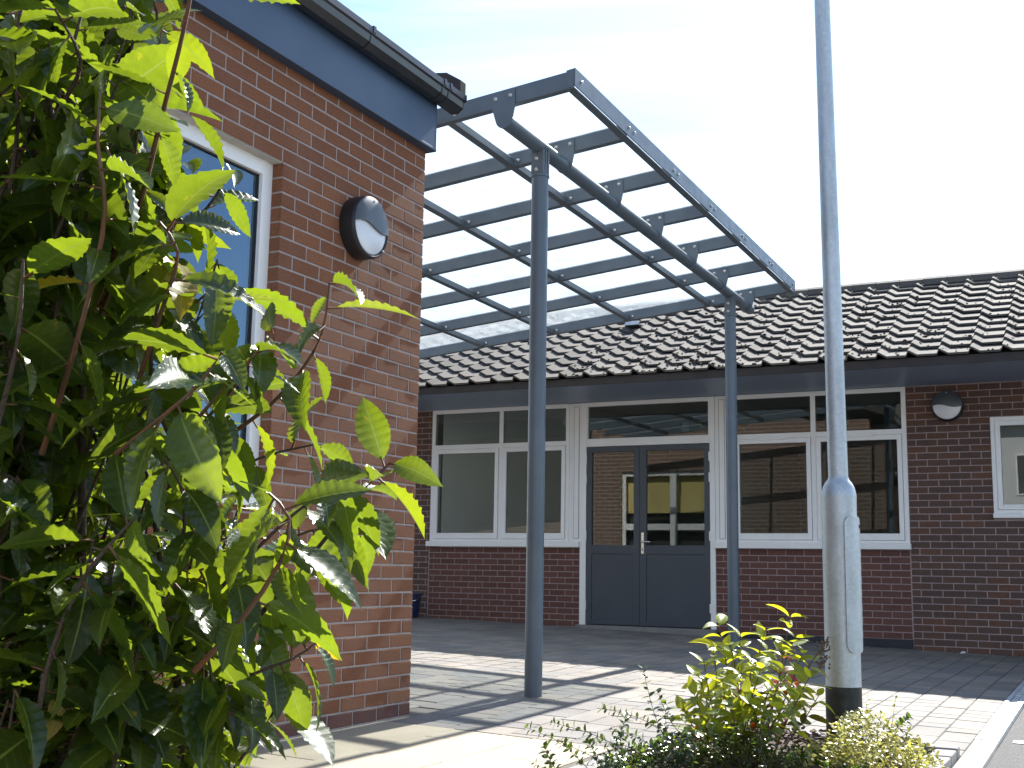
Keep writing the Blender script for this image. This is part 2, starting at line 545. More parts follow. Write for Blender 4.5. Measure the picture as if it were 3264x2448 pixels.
LAUREL = dict(top=(0.013, 0.036, 0.012), under=(0.032, 0.060, 0.017), trans=(0.265, 0.36, 0.016), vein=(0.17, 0.22, 0.035), tfac=0.36, rough=0.30, spec=0.55, hue=0.11, spots=0.5)
M['laurel'] = leaf_mat('laurel', **LAUREL)
M['laurel_mass'] = leaf_mat('laurel_mass', island=True, **LAUREL)
M['laurel_old'] = leaf_mat('laurel_old', (0.25, 0.20, 0.02), (0.28, 0.22, 0.03), (0.75, 0.50, 0.02), (0.4, 0.35, 0.1), tfac=0.45, rough=0.4, hue=0.12, spots=0.8)
M['weigela'] = leaf_mat('weigela', (0.10, 0.17, 0.02), (0.15, 0.21, 0.04), (0.66, 0.68, 0.02), (0.33, 0.36, 0.07), tfac=0.5, rough=0.32, hue=0.12)
M['weigela_red'] = leaf_mat('weigela_red', (0.10, 0.02, 0.012), (0.12, 0.03, 0.02), (0.75, 0.09, 0.03), (0.25, 0.05, 0.03), tfac=0.5, rough=0.4, hue=0.12)
M['weigela_dark'] = leaf_mat('weigela_dark', (0.035, 0.05, 0.02), (0.05, 0.06, 0.03), (0.22, 0.20, 0.03), (0.1, 0.1, 0.04), tfac=0.4, rough=0.35, hue=0.15)
M['box_leaf'] = leaf_mat('box_leaf', (0.018, 0.046, 0.014), (0.040, 0.066, 0.022), (0.20, 0.32, 0.03), (0.1, 0.1, 0.1), island=True, tfac=0.28, rough=0.22, spec=0.6, hue=0.16, veins=False)
M['gold_leaf'] = leaf_mat('gold_leaf', (0.11, 0.16, 0.03), (0.20, 0.24, 0.07), (0.50, 0.50, 0.08), (0.1, 0.1, 0.1), island=True, tfac=0.4, rough=0.3, hue=0.14, veins=False, extra=(0.52, 0.48, 0.16))


def brick_texture(name, c1, c2, mortar):
    m, t, b = nmat(name)
    pos = geo_pos(t)
    sp = N(t, 'ShaderNodeSeparateXYZ'); t.links.new(pos, sp.inputs[0])
    cb = N(t, 'ShaderNodeCombineXYZ')
    t.links.new(sp.outputs['X'], cb.inputs['X']); t.links.new(sp.outputs['Z'], cb.inputs['Y'])
    br = N(t, 'ShaderNodeTexBrick')
    br.inputs['Scale'].default_value = 1.0
    br.inputs['Brick Width'].default_value = 0.225
    br.inputs['Row Height'].default_value = 0.075
    br.inputs['Mortar Size'].default_value = 0.006
    br.inputs['Color1'].default_value = (*c1, 1); br.inputs['Color2'].default_value = (*c2, 1); br.inputs['Mortar'].default_value = (*mortar, 1)
    t.links.new(cb.outputs[0], br.inputs['Vector'])
    t.links.new(br.outputs['Color'], b.inputs['Base Color'])
    b.inputs['Roughness'].default_value = 0.9
    return m


M['brick_return'] = brick_texture('brick_return', (0.145, 0.092, 0.066), (0.17, 0.105, 0.076), (0.32, 0.28, 0.25))


# ------------------------------------------------------------------ geometry of view (to pick the largest pieces)
def at(px, py, depth):
    """a point in the scene: photo column and row (2212 x 1659 frame) at a distance along the view"""
    k = 3264.0 / 2212.0
    return CAM + (_fw + _r2 * ((px * k - 1632) / FPX) - _u2 * ((py * k - 1224) / FPX)) * depth


def view(p):
    d = Vector(p) - CAM
    z = d.dot(_fw)
    if z < 0.05: return None
    k = 2212.0 / 3264.0
    return ((1632 + FPX * d.dot(_r2) / z) * k, (1224 - FPX * d.dot(_u2) / z) * k, z)


def in_view(p, mg=40):
    q = view(p)
    return q is not None and -mg < q[0] < 2212 + mg and -mg < q[1] < 1659 + mg


def ground_z(x, y):
    return 0.019 * min(max(y, 0.0), 3.5) - 0.025 * x


# ------------------------------------------------------------------ ground, road, paving
def sheet(name, x0, x1, y0, y1, nx, ny, zf, mat, thick=0.0):
    mb = MB()
    xs = [x0 + (x1 - x0) * i / nx for i in range(nx + 1)]
    ys = [y0 + (y1 - y0) * j / ny for j in range(ny + 1)]
    v = [(x, y, zf(x, y)) for y in ys for x in xs]
    f = [(j * (nx + 1) + i, j * (nx + 1) + i + 1, (j + 1) * (nx + 1) + i + 1, (j + 1) * (nx + 1) + i) for j in range(ny) for i in range(nx)]
    mb.add(v, f)
    return mb.obj(name, mat)


g0 = MB(); g0.add([(-1500, -1500, -0.5), (1500, -1500, -0.5), (1500, 1500, -0.5), (-1500, 1500, -0.5)], [(0, 1, 2, 3)])
tag(g0.obj('ground', M['earth']), kind='structure')

XE = 2.83                         # right-hand edge of the block paving
road = sheet('road', 2.955, 30, -30, 30, 4, 30, lambda x, y: ground_z(2.955, y) - 0.022 - 0.012 * (x - 2.955), M['asphalt'])
tag(road, kind='structure')
mk = MB()
zz = lambda x, y: ground_z(2.955, y) - 0.022 - 0.012 * (x - 2.955) + 0.004
mk.add([(3.01, 1.30, zz(3.01, 1.3)), (5.4, 1.30, zz(5.4, 1.3)), (5.4, 1.40, zz(5.4, 1.4)), (3.01, 1.40, zz(3.01, 1.4))], [(0, 1, 2, 3)])
mk.obj('bay_marking', M['paint'], road)

paving = sheet('pavement', -9.0, XE, -0.30, 8.05, 12, 20, lambda x, y: ground_z(x, y) - 0.006, M['sand'])
tag(paving, kind='structure')
path = sheet('footpath', -1.0, 1.50, -12.0, -0.302, 6, 12, lambda x, y: ground_z(x, y) - 0.006, M['sand'])
tag(path, kind='structure')

_paver_mesh = {}


def chamfer_slab(w, l, h, c, mat, name):
    """slab lying with its top at z=0, a small chamfer round the top"""
    mb = MB()
    a, b_ = w / 2, l / 2
    v = []
    for (sx, sy, z) in ((a, b_, -h), (a, b_, -c), (a - c, b_ - c, 0)):
        v += [(-sx, -sy, z), (sx, -sy, z), (sx, sy, z), (-sx, sy, z)]
    f = []
    for r in range(2):
        for k in range(4):
            f.append((r * 4 + k, r * 4 + (k + 1) % 4, r * 4 + 4 + (k + 1) % 4, r * 4 + 4 + k))
    f.append((8, 9, 10, 11))
    mb.add(v, f)
    return mb.mesh(name, mat)


def scatter_slabs(items, mat, mat_mass, name, mass_name, parent, limit, h, c):
    """items: (x, y, w, l). The nearest in view become objects, the rest one mesh"""
    items.sort(key=lambda q: (0 if in_view((q[0], q[1], ground_z(q[0], q[1])), 0) else 1, (Vector((q[0], q[1], 0)) - CAM).length))
    rest = MB()
    for i, (x, y, w, l) in enumerate(items):
        sy = 0.019 if 0 < y < 3.5 else 0.0
        rot = Euler((sy + random.uniform(-0.006, 0.006), 0.025 + random.uniform(-0.006, 0.006), random.uniform(-0.006, 0.006)))
        z = ground_z(x, y) + random.uniform(-0.0012, 0.0012)
        if i < limit:
            key = (name, round(w, 3), round(l, 3))
            if key not in _paver_mesh: _paver_mesh[key] = chamfer_slab(w, l, h, c, mat, name)
            link(name, _paver_mesh[key], parent, (x, y, z), rot)
        else:
            mt = Matrix.Translation((x, y, z)) @ rot.to_matrix().to_4x4()
            a, b_ = w / 2, l / 2
            vv = [mt @ Vector(q) for q in ((-a, -b_, -0.01), (a, -b_, -0.01), (a, b_, -0.01), (-a, b_, -0.01), (-a + c, -b_ + c, 0), (a - c, -b_ + c, 0), (a - c, b_ - c, 0), (-a + c, b_ - c, 0))]
            rest.add(vv, [(4, 5, 6, 7), (0, 1, 5, 4), (1, 2, 6, 5), (2, 3, 7, 6), (3, 0, 4, 7)])
    if rest.v: rest.obj(mass_name, mat_mass, parent, kind='stuff')


items = []
RW = 0.1745
x = XE - RW / 2
row = 0
while x > -7.0:
    y = -0.295 - random.choice((0.0, 0.06, 0.12)) * 0
    first = True
    while y < 8.0:
        L = random.choice((0.1745, 0.1745, 0.262, 0.262, 0.349))
        if first: L *= random.choice((0.5, 1.0, 0.75)); first = False
        if y + L > 8.0: L = 8.0 - y
        cy = y + L / 2
        inbed = 1.42 < x < 2.90 and cy < 0.56
        post = False
        vis = x > -0.02 or cy > (0.0 - x) * 0.5
        if L > 0.05 and not inbed and vis and not (x < -0.02 and y < 0.02):
            items.append((x, cy, RW - 0.0055, L - 0.0055))
        y += L
    x -= RW
    row += 1
scatter_slabs(items, M['paver'], M['paver_mass'], 'paver', 'pavers', paving, 300, 0.05, 0.004)

items = []
for i in range(4):
    for j in range(9):
        w, l = 0.40, 0.60
        cx = 0.012 + 0.45 * i + w / 2 * 1.1
        y1 = -0.302 - 0.60 * j - (0.3 if i % 2 else 0.0)
        if i % 2 and j == 0:
            items.append((0.225 + 0.45 * i, -0.302 - 0.15, 0.445, 0.295))
        cx = 0.225 + 0.45 * i
        if cx > 1.45: continue
        items.append((cx, y1 - 0.3, 0.445, 0.595))
items = [(q[0] + (0.012 if q[0] < 0.3 else 0), q[1], q[2], q[3]) for q in items if q[0] < 1.48]
scatter_slabs(items, M['flag'], M['flag_mass'], 'flagstone', 'flagstones', path, 300, 0.05, 0.003)

# kerb and slot drain along the road
kerb = empty('kerb', (2.9, 0, 0)); WORLD_LOC[kerb.name] = Vector((2.9, 0, 0)); tag(kerb, kind='structure')
y = 1.15
while y > -8:
    mb = MB()
    z0, z1 = ground_z(2.89, y - 0.91), ground_z(2.89, y)
    xx0, xx1 = XE + 0.004, 2.953
    v = [(xx0, y - 0.91, z0 - 0.2), (xx1, y - 0.91, z0 - 0.2), (xx1, y - 0.004, z1 - 0.2), (xx0, y - 0.004, z1 - 0.2),
         (xx0, y - 0.91, z0 + 0.004), (xx1, y - 0.91, z0 + 0.002), (xx1, y - 0.004, z1 + 0.002), (xx0, y - 0.004, z1 + 0.004)]
    mb.add(v, [(0, 3, 2, 1), (4, 5, 6, 7), (0, 1, 5, 4), (1, 2, 6, 5), (2, 3, 7, 6), (3, 0, 4, 7)])
    mb.obj('kerb_stone', M['concrete'], kerb, bevel=0.006)
    y -= 0.915

drain = empty('drain_channel', (2.88, 4.5, 0)); WORLD_LOC[drain.name] = Vector((2.88, 4.5, 0))
tag(drain, 'galvanised slotted drain channel let into the edge of the block paving', 'drain')
y = 1.16
while y < 7.9:
    y2 = min(y + 1.0, 7.95)
    zc = lambda yy, dz=0.0: ground_z(2.89, yy) + dz
    mb = MB()
    for (xa, xb, dz) in ((XE + 0.004, 2.862, 0.004), (2.868, 2.908, 0.001), (2.914, 2.952, 0.004)):
        v = [(xa, y, zc(y, -0.08)), (xb, y, zc(y, -0.08)), (xb, y2 - .004, zc(y2, -0.08)), (xa, y2 - .004, zc(y2, -0.08)),
             (xa, y, zc(y, dz)), (xb, y, zc(y, dz)), (xb, y2 - .004, zc(y2, dz)), (xa, y2 - .004, zc(y2, dz))]
        mb.add(v, [(0, 3, 2, 1), (4, 5, 6, 7), (0, 1, 5, 4), (1, 2, 6, 5), (2, 3, 7, 6), (3, 0, 4, 7)])
    k = y + 0.1
    while k < y2 - 0.05:       # cross bars of the grating
        mb.box(2.862, 2.914, k, k + 0.012, zc(k, -0.06), zc(k, 0.003))
        k += 0.2
    mb.obj('grating', M['galv'], drain)
    y = y2

# planting bed with edging blocks and bark
bed = MB()
nx, ny = 14, 60
bv = []
for j in range(ny + 1):
    for i in range(nx + 1):
        xx = 1.60 + (2.72 - 1.60) * i / nx
        yy = -8.0 + (0.45 + 8.0) * j / ny
        e = min(i, nx - i, ny - j) / 4.0
        bv.append((xx, yy, ground_z(xx, yy) + 0.02 + 0.05 * min(1, e) + random.uniform(-0.012, 0.012)))
bed.add(bv, [(j * (nx + 1) + i, j * (nx + 1) + i + 1, (j + 1) * (nx + 1) + i + 1, (j + 1) * (nx + 1) + i) for j in range(ny) for i in range(nx)])
planting = bed.obj('planting_bed', M['soil'])
tag(planting, kind='structure')
for k in range(6):              # back edge
    mb = MB(); xa = 1.50 + 0.222 * k
    zg = ground_z(xa, 0.5)
    mb.box(xa, xa + 0.216, 0.455, 0.555, zg - 0.12, zg + 0.045)
    mb.obj('edging_block', M['edging'], planting, bevel=0.008)
for k in range(37):             # left and right edges
    for xa in (1.50, 2.725):
        mb = MB(); ya = 0.45 - 0.222 * (k + 1)
        zg = ground_z(xa, ya)
        mb.box(xa, xa + 0.10, ya, ya + 0.216, zg - 0.12, zg + 0.045)
        mb.obj('edging_block', M['edging'], planting, bevel=0.008)
mb = MB()
for k in range(900):
    xx, yy = random.uniform(1.62, 2.70), random.uniform(-1.0, 0.44)
    zg = ground_z(xx, yy) + 0.065 + random.uniform(0, 0.02)
    mt = Matrix.Translation((xx, yy, zg)) @ Euler((random.uniform(-.6, .6), random.uniform(-.6, .6), random.uniform(0, 6.28))).to_matrix().to_4x4()
    a, b_, c_ = random.uniform(.008, .028), random.uniform(.004, .01), random.uniform(.002, .005)
    vv = [mt @ Vector(q) for q in ((-a, -b_, -c_), (a, -b_ * .6, -c_), (a * .8, b_, -c_), (-a, b_, -c_), (-a, -b_, c_), (a, -b_ * .6, c_), (a * .8, b_, c_), (-a, b_, c_))]
    mb.add(vv, [(0, 3, 2, 1), (4, 5, 6, 7), (0, 1, 5, 4), (1, 2, 6, 5), (2, 3, 7, 6), (3, 0, 4, 7)])
mb.obj('bark_mulch', M['mulch'], planting, kind='stuff')


# ------------------------------------------------------------------ brickwork
def subtract(a, b, holes):
    """interval a..b minus holes"""
    segs = [(a, b)]
    for (h0, h1) in holes:
        nxt = []
        for (s, e) in segs:
            if h1 <= s or h0 >= e: nxt.append((s, e)); continue
            if h0 - s > 0.02: nxt.append((s, h0))
            if e - h1 > 0.02: nxt.append((h1, e))
        segs = nxt
    return segs


_brick_mesh = {}


def brick_mesh(w, h, dpt, axis, mat, name):
    """brick centred at origin; its face looks towards -Y (axis 'y') or +X (axis 'x')"""
    key = (mat.name, round(w, 3), round(h, 3), axis)
    if key in _brick_mesh: return _brick_mesh[key]
    mb = MB()
    c = 0.0035
    a, b_ = w / 2, h / 2
    pts = []
    for (ia, ib, dd) in ((a, b_, dpt), (a, b_, c * 0.7), (a - c, b_ - c, 0)):
        pts += [(-ia, -ib, dd), (ia, -ib, dd), (ia, ib, dd), (-ia, ib, dd)]
    if axis == 'y':
        v = [(p[0], p[2], p[1]) for p in pts]
    else:
        v = [(-p[2], p[0], p[1]) for p in pts]
    f = []
    for r in range(2):
        for k in range(4):
            f.append((r * 4 + k, r * 4 + (k + 1) % 4, r * 4 + 4 + (k + 1) % 4, r * 4 + 4 + k))
    f.append((8, 9, 10, 11))
    mb.add(v, f)
    _brick_mesh[key] = mb.mesh(name, mat)
    return _brick_mesh[key]


def lay_bricks(rows, axis, plane, parent_obj, parent_mass, limit, dpt=0.05, jit=0.0015):
    """rows: (s, z, w, h, mat, mass_mat): s along the wall. Largest in view become objects, the rest one mesh per building"""
    def pos(q):
        return (q[0], plane, q[1]) if axis == 'y' else (plane, q[0], q[1])
    def occl(q):
        p = pos(q); v = view(p)
        if v is None or not (0 <= v[0] <= 2212 and 0 <= v[1] <= 1659): return 1e6
        return v[2] - 4 * (q[2] > 0.15)
    rows.sort(key=occl)
    masses = {}
    for i, q in enumerate(rows):
        p = Vector(pos(q))
        j = random.uniform(-jit, jit)
        if axis == 'y': p.y += j
        else: p.x += j
        rot = Euler((random.uniform(-.004, .004), random.uniform(-.004, .004), random.uniform(-.006, .006)))
        if i < limit:
            link('brick', brick_mesh(q[2], q[3], dpt, axis, q[4], 'brick'), parent_obj, p, rot)
        else:
            me = brick_mesh(q[2], q[3], dpt, axis, q[4], 'brick')
            mt = Matrix.Translation(p) @ rot.to_matrix().to_4x4()
            mb = masses.setdefault('all', (MB(), []))
            if q[5] not in mb[1]: mb[1].append(q[5])
            mb[0].add([mt @ v.co for v in me.vertices], [tuple(pl.vertices) for pl in me.polygons], mb[1].index(q[5]))
    for mb, mats in masses.values():
        mb.obj('brickwork', mats, parent_mass, kind='stuff')


# ------------------------------------------------------------------ near building (left)
nb = empty('brick_building', (-3, -4, 0)); WORLD_LOC[nb.name] = Vector((-3, -4, 0))
tag(nb, 'red brick building with dark metal fascia and gutter behind the leafy bush', 'building')
NW = (-3.595, -1.345, 1.125, 2.775)       # window opening y0,y1,z0,z1
YB = -9.0
wall = MB()
xw = -0.0032
wall.box(-0.30, xw, NW[1] + 0.003, -0.006, -0.2, 3.30)
wall.box(-0.30, xw, NW[0] - 0.003, NW[1] + 0.003, -0.2, NW[2] - 0.003)
wall.box(-0.30, xw, NW[0] - 0.003, NW[1] + 0.003, NW[3] + 0.003, 3.30)
wall.box(-0.30, xw, YB, NW[0] - 0.003, -0.2, 3.30)
near_wall = wall.obj('wall', M['mortar_near'], nb)
# return wall towards the courtyard (seen only as a reflection), with a window holding yellow blinds
RWN = (-5.05, -3.0, 1.0, 2.74)
rw = MB()
rw.box(RWN[1], -0.301, -0.30, -0.004, -0.2, 3.6)
rw.box(-5.7, RWN[0], -0.30, -0.004, -0.2, 3.6)
rw.box(-16.0, -5.701, -3.3, -3.0, -0.2, 3.6)  # recess added beyond the return, so the left windows mirror shade
rw.box(-5.70, -5.45, -3.3, -0.301, -0.2, 3.6)
rw.box(RWN[0], RWN[1], -0.30, -0.004, -0.2, RWN[2])
rw.box(RWN[0], RWN[1], -0.30, -0.004, RWN[3], 3.6)
rw.obj('return_wall', M['brick_return'], nb)
w2 = MB()
w2.box(-0.30, -0.004, -0.0055, -0.004, -0.2, 3.3)
w2.obj('return_pier', M['brick_return'], nb)
rwin = MB()
for (a, b_) in ((RWN[0], RWN[0] + .07), (-4.07, -3.95), (RWN[1] - .07, RWN[1])):
    rwin.box(a, b_, -0.12, -0.05, RWN[2], RWN[3])
for (a, b_) in ((RWN[2], RWN[2] + .08), (1.62, 1.74), (RWN[3] - .08, RWN[3])):
    rwin.box(RWN[0], RWN[1], -0.118, -0.052, a, b_)
rwf = rwin.obj('window_frame', M['upvc'], nb)
bl = MB(); bl.box(RWN[0] + .05, RWN[1] - .05, -0.20, -0.19, 1.95, RWN[3] - .05)
bl.obj('blind', M['blind'], rwf)
bk = MB(); bk.box(RWN[0], RWN[1], -0.29, -0.28, RWN[2], RWN[3]); bk.obj('dark_room', M['interior_dark'], rwf)

rows = []
for c in range(44):
    z = 0.075 * c + 0.0375
    start = 0.0
    first = 0.22 if c % 2 else 0.105
    e = 0.0
    k = 0
    while e > -4.6:
        w_ = first if k == 0 else 0.215
        s = e - w_
        holes = [(NW[0], NW[1])] if NW[2] - 0.01 < z < NW[3] + 0.01 else []
        for (a, b_) in subtract(s, e, holes):
            rows.append(((a + b_) / 2, z, b_ - a, 0.065, M['brick_near' if c else 'brick_panel'], M['brick_near_mass' if c else 'brick_panel_mass']))
        e = s - 0.010
        k += 1
lay_bricks(rows, 'x', 0.0, near_wall, nb, 300, 0.064, 0.001)

# fascia box, gutter, roof
fb = MB()
fb.box(-0.02, 0.060, YB, 0.012, 3.272, 3.58)
fb.box(0.0601, 0.066, YB, 0.0125, 3.268, 3.285)     # drip lip
fasc = fb.obj('fascia', M['fascia'], nb, bevel=0.003)
fe = MB(); fe.box(-0.02, 0.0605, 0.0125, 0.016, 3.268, 3.582); fe.obj('fascia_end_cap', M['fascia'], nb)
gp = [(0.062, 3.575), (0.075, 3.552), (0.125, 3.548), (0.160, 3.575), (0.168, 3.610), (0.182, 3.616), (0.182, 3.652), (0.172, 3.652), (0.172, 3.625),
      (0.158, 3.618), (0.150, 3.585), (0.120, 3.560), (0.080, 3.563), (0.070, 3.580), (0.070, 3.645), (0.062, 3.645)]
gm = MB(); gm.prism(gp, YB, 0.150, 'y')
gut = gm.obj('gutter', M['gutter'], nb)
ge = MB(); ge.prism([(0.060, 3.572), (0.075, 3.549), (0.125, 3.545), (0.162, 3.573), (0.170, 3.607), (0.185, 3.613), (0.185, 3.655), (0.060, 3.655)], 0.150, 0.157, 'y')
ge.obj('gutter_end_cap', M['gutter'], gut)
for yy in (-0.10, -0.03, -0.86, -1.75, -2.65, -3.55):
    br = MB()
    o = [(a + (0.004 if a > 0.1 else 0), b_ - (0.004 if b_ < 3.6 else -0.008)) for a, b_ in gp[:8]]
    br.prism(o + [(0.165, 3.66), (0.062, 3.66)], yy - 0.012, yy + 0.012, 'y')
    br.obj('gutter_bracket', M['gutter'], gut)
rf = MB()
rf.add([(0.13, YB, 3.655), (0.13, 0.13, 3.655), (-4.0, 0.13, 5.0), (-4.0, YB, 5.0),
        (0.13, YB, 3.625), (0.13, 0.13, 3.625), (-4.0, 0.13, 4.97), (-4.0, YB, 4.97)],
       [(0, 1, 2, 3), (4, 7, 6, 5), (0, 4, 5, 1), (1, 5, 6, 2), (2, 6, 7, 3), (3, 7, 4, 0)])
rf.add([(-4.0, YB, 5.0), (-4.0, 0.13, 5.0), (-16.5, 0.13, 3.7), (-16.5, YB, 3.7)], [(0, 1, 2, 3)])  # carried on over the added recess to keep it in shade
nroof = rf.obj('roof', M['tile'], nb)
# eaves course of tiles just showing over the gutter
for k in range(14):
    tb = MB(); y1 = 0.10 - 0.30 * k
    tb.box(-0.25, 0.150, y1 - 0.295, y1, 3.660, 3.674)
    t_ = tb.obj('tile', M['tile'], nroof)
vg = MB()
vg.prism([(0.02, 3.63), (0.17, 3.66), (0.17, 3.735), (0.07, 3.80), (-0.20, 3.84), (-1.5, 4.26), (-1.5, 4.16)], 0.10, 0.165, 'y')
vg.obj('verge_cap', M['eave'], nroof)

# near window
nw = MB()
X0, X1 = -0.125, -0.062
for (a, b_) in ((NW[0], NW[0] + 0.07), (-2.53, -2.42), (NW[1] - 0.075, NW[1])):
    nw.box(X0, X1, a, b_, NW[2], NW[3])
for (a, b_) in ((NW[2] + 0.0, NW[2] + 0.08), (NW[3] - 0.075, NW[3])):
    for (p, q) in ((NW[0] + 0.07, -2.53), (-2.42, NW[1] - 0.075)):
        nw.box(X0 + .001, X1 - .001, p, q, a, b_)
nwin = nw.obj('window', M['upvc'], nb, bevel=0.004)
for (p, q) in ((NW[0] + 0.06, -2.52), (-2.43, NW[1] - 0.065)):
    pn = MB(); pn.box(-0.100, -0.092, p, q, NW[2] + 0.07, NW[3] - 0.065); pn.obj('pane', M['near_glass'], nwin)
    gs = MB()
    for (a, b_, c_, d_) in ((p, p + .018, NW[2] + .07, NW[3] - .065), (q - .018, q, NW[2] + .07, NW[3] - .065), (p, q, NW[2] + .07, NW[2] + .088), (p, q, NW[3] - .083, NW[3] - .065)):
        gs.box(-0.091, -0.084, a, b_, c_, d_)
    gs.obj('gasket', M['black_plastic'], nwin)
sl = MB(); sl.box(-0.13, 0.035, NW[0] - 0.02, NW[1] + 0.02, NW[2] - 0.045, NW[2]); sl.obj('sill', M['upvc'], nwin, bevel=0.005)
ln = MB(); ln.box(-0.2, -0.008, NW[0] - 0.0, NW[1] + 0.0, NW[3] - 0.002, NW[3] + 0.002); ln.obj('lintel', M['concrete'], nb)
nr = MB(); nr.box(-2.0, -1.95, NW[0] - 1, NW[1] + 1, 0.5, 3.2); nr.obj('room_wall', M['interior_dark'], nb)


# ------------------------------------------------------------------ bulkhead wall lights
def wall_light(loc, axis, label):
    r = 0.17
    root = empty('wall_light', loc)
    WORLD_LOC[root.name] = Vector(loc)
    tag(root, label, 'light', 'round bulkhead wall lights')
    ang = 0.0 if axis == 'y' else math.pi / 2       # built facing -Y, turned to face +X
    root.rotation_euler = (0, 0, ang)
    n = 48

    def ring(prof, mat, name, parent):
        v, f = [], []
        for rr, d in prof:
            for k in range(n):
                a = 2 * math.pi * k / n
                v.append((rr * math.cos(a), -d, rr * math.sin(a)))
        for i in range(len(prof) - 1):
            for k in range(n):
                f.append((i * n + k, i * n + (k + 1) % n, (i + 1) * n + (k + 1) % n, (i + 1) * n + k))
        f.append(tuple(range((len(prof) - 1) * n, len(prof) * n)))
        mb = MB(); mb.add(v, f)
        me = mb.mesh(name, mat, smooth=35)
        bm = bmesh.new(); bm.from_mesh(me); bmesh.ops.recalc_face_normals(bm, faces=bm.faces); bm.to_mesh(me); bm.free()
        o = bpy.data.objects.new(name, me); COL.objects.link(o); o.parent = parent
        return o
    ring([(r * .98, -0.002), (r, 0.012), (r, 0.075), (r * .985, 0.088), (r * .94, 0.096), (r * .90, 0.094), (r * .89, 0.082)], M['black_plastic'], 'body', root)
    ring([(r * .885, 0.080), (r * .86, 0.090), (r * .7, 0.098), (r * .4, 0.103), (r * .1, 0.104)], M['opal'], 'diffuser', root)
    # visor: top part of a shallow dome, its lower edge an S curve
    v, f = [], []
    nu, nv = 30, 8
    def edge(u):            # height of the lower edge at abscissa u (-1..1)
        return -0.02 - 0.10 * math.sin(u * math.pi * 0.95) * 1.0
    R2 = r * 0.965
    for i in range(nu + 1):
        u = -0.985 + 1.97 * i / nu
        xx = u * R2
        top = math.sqrt(max(0, R2 * R2 - xx * xx))
        lo = max(edge(u) * R2, -top)
        for j in range(nv + 1):
            zz_ = lo + (top - lo) * j / nv
            q = min(1.0, math.hypot(xx, zz_) / R2)
            v.append((xx, -(0.098 + 0.020 * (1 - q ** 4)), zz_))
    base = len(v)
    v += [(p[0], p[1] + 0.012, p[2]) for p in v]
    for i in range(nu):
        for j in range(nv):
            a = i * (nv + 1) + j
            f.append((a, a + nv + 1, a + nv + 2, a + 1))
            f.append((base + a, base + a + 1, base + a + nv + 2, base + a + nv + 1))
        a = i * (nv + 1)
        f.append((a, base + a, base + a + nv + 1, a + nv + 1))
        a = i * (nv + 1) + nv
        f.append((a, a + nv + 1, base + a + nv + 1, base + a))
    mb = MB(); mb.add(v, f)
    me = mb.mesh('visor', M['visor'], smooth=40)
    o = bpy.data.objects.new('visor', me); COL.objects.link(o); o.parent = root
    mb = MB(); mb.lathe([(0.006, -0.004), (0.006, 0.004)], (0, 0), 10)
    me = mb.mesh('screw', M['bolt'])
    for (sx, sz) in ((0, .88), (.62, -.68)):
        o = bpy.data.objects.new('screw', me); COL.objects.link(o); o.parent = root
        o.location = (sx * r * .95, -0.106, sz * r * .95); o.rotation_euler = (math.pi / 2, 0, 0)
    return root


wall_light((0.0, -0.69, 2.61), 'x', 'large round black bulkhead light on the near red brick wall')

# ------------------------------------------------------------------ far building
FY = 8.008
fbld = empty('brick_building', (0, 9.5, 0)); WORLD_LOC[fbld.name] = Vector((0, 9.5, 0))
tag(fbld, 'dark brown brick building with tiled roof, white windows and grey double door', 'building')
XL, XR = -7.5, 7.0
SOF = 2.93
W2 = (2.40, 3.75, 1.45, 2.541)
ASM = (-4.635, 1.522)          # window and door assembly
wl = MB()
yb = FY + 0.0028
wl2 = MB()
wl2.box(XL, ASM[0], yb, FY + 0.3, -0.3, SOF + 0.1)
wl.box(ASM[1], W2[0], yb, FY + 0.3, -0.3, SOF + 0.1)
wl.box(W2[0], W2[1], yb, FY + 0.3, -0.3, W2[2])
wl.box(W2[0], W2[1], yb, FY + 0.3, W2[3], SOF + 0.1)
wl.box(W2[1], XR, yb, FY + 0.3, -0.3, SOF + 0.1)
wl2.box(ASM[0], -2.44, yb + 0.001, FY + 0.25, -0.3, 1.10)
wl.box(-0.695, ASM[1], yb + 0.001, FY + 0.25, -0.3, 1.10)
far_wall = wl.obj('wall', M['mortar_far'], fbld)
wl2.obj('wall', M['mortar_far'], fbld)
rows = []
Z0 = 1.1214
for k in range(-16, 25):
    zb, zt = Z0 + 0.075 * k, Z0 + 0.075 * (k + 1)
    zc_, h_ = (zb + zt) / 2, 0.065
    if zt > SOF: zc_, h_ = (zb + SOF) / 2, SOF - zb - 0.006
    if h_ < 0.02: continue
    off = 0.0 if (k % 2 == 0) else 0.1125       # row with centre Z0-0.0375 is k=-1
    s = 2.1829 + off - 0.225 * 60
    while s < 5.2:
        a, b_ = s + 0.005, s + 0.22
        s += 0.225
        if b_ < -5.6: continue
        holes = [(ASM[0] - 0.006, ASM[1] + 0.006)]
        if W2[2] - 0.01 < zc_ < W2[3] + 0.005: holes.append((W2[0] - 0.005, W2[1] + 0.005))
        for (p, q) in subtract(a, b_, holes):
            rows.append(((p + q) / 2, zc_, q - p, h_, M['brick_far'], M['brick_far_mass']))
for (pa, pb_, dpc) in ((ASM[0] + 0.008, -2.442, False), (-0.693, ASM[1] - 0.008, True)):
    for k in range(15 if not dpc else 13):
        zc_ = 1.10 - 0.0745 * (k + 0.5)
        s = pb_ - (0.0 if k % 2 else 0.106) + 0.2125
        while s > pa:
            a, b_ = max(pa, s - 0.2035), min(pb_, s)
            s -= 0.2125
            if b_ - a < 0.02: continue
            rows.append(((a + b_) / 2, zc_, b_ - a, 0.0645, M['brick_panel'], M['brick_panel_mass']))
lay_bricks(rows, 'y', FY, far_wall, fbld, 300, 0.03, 0.0008)
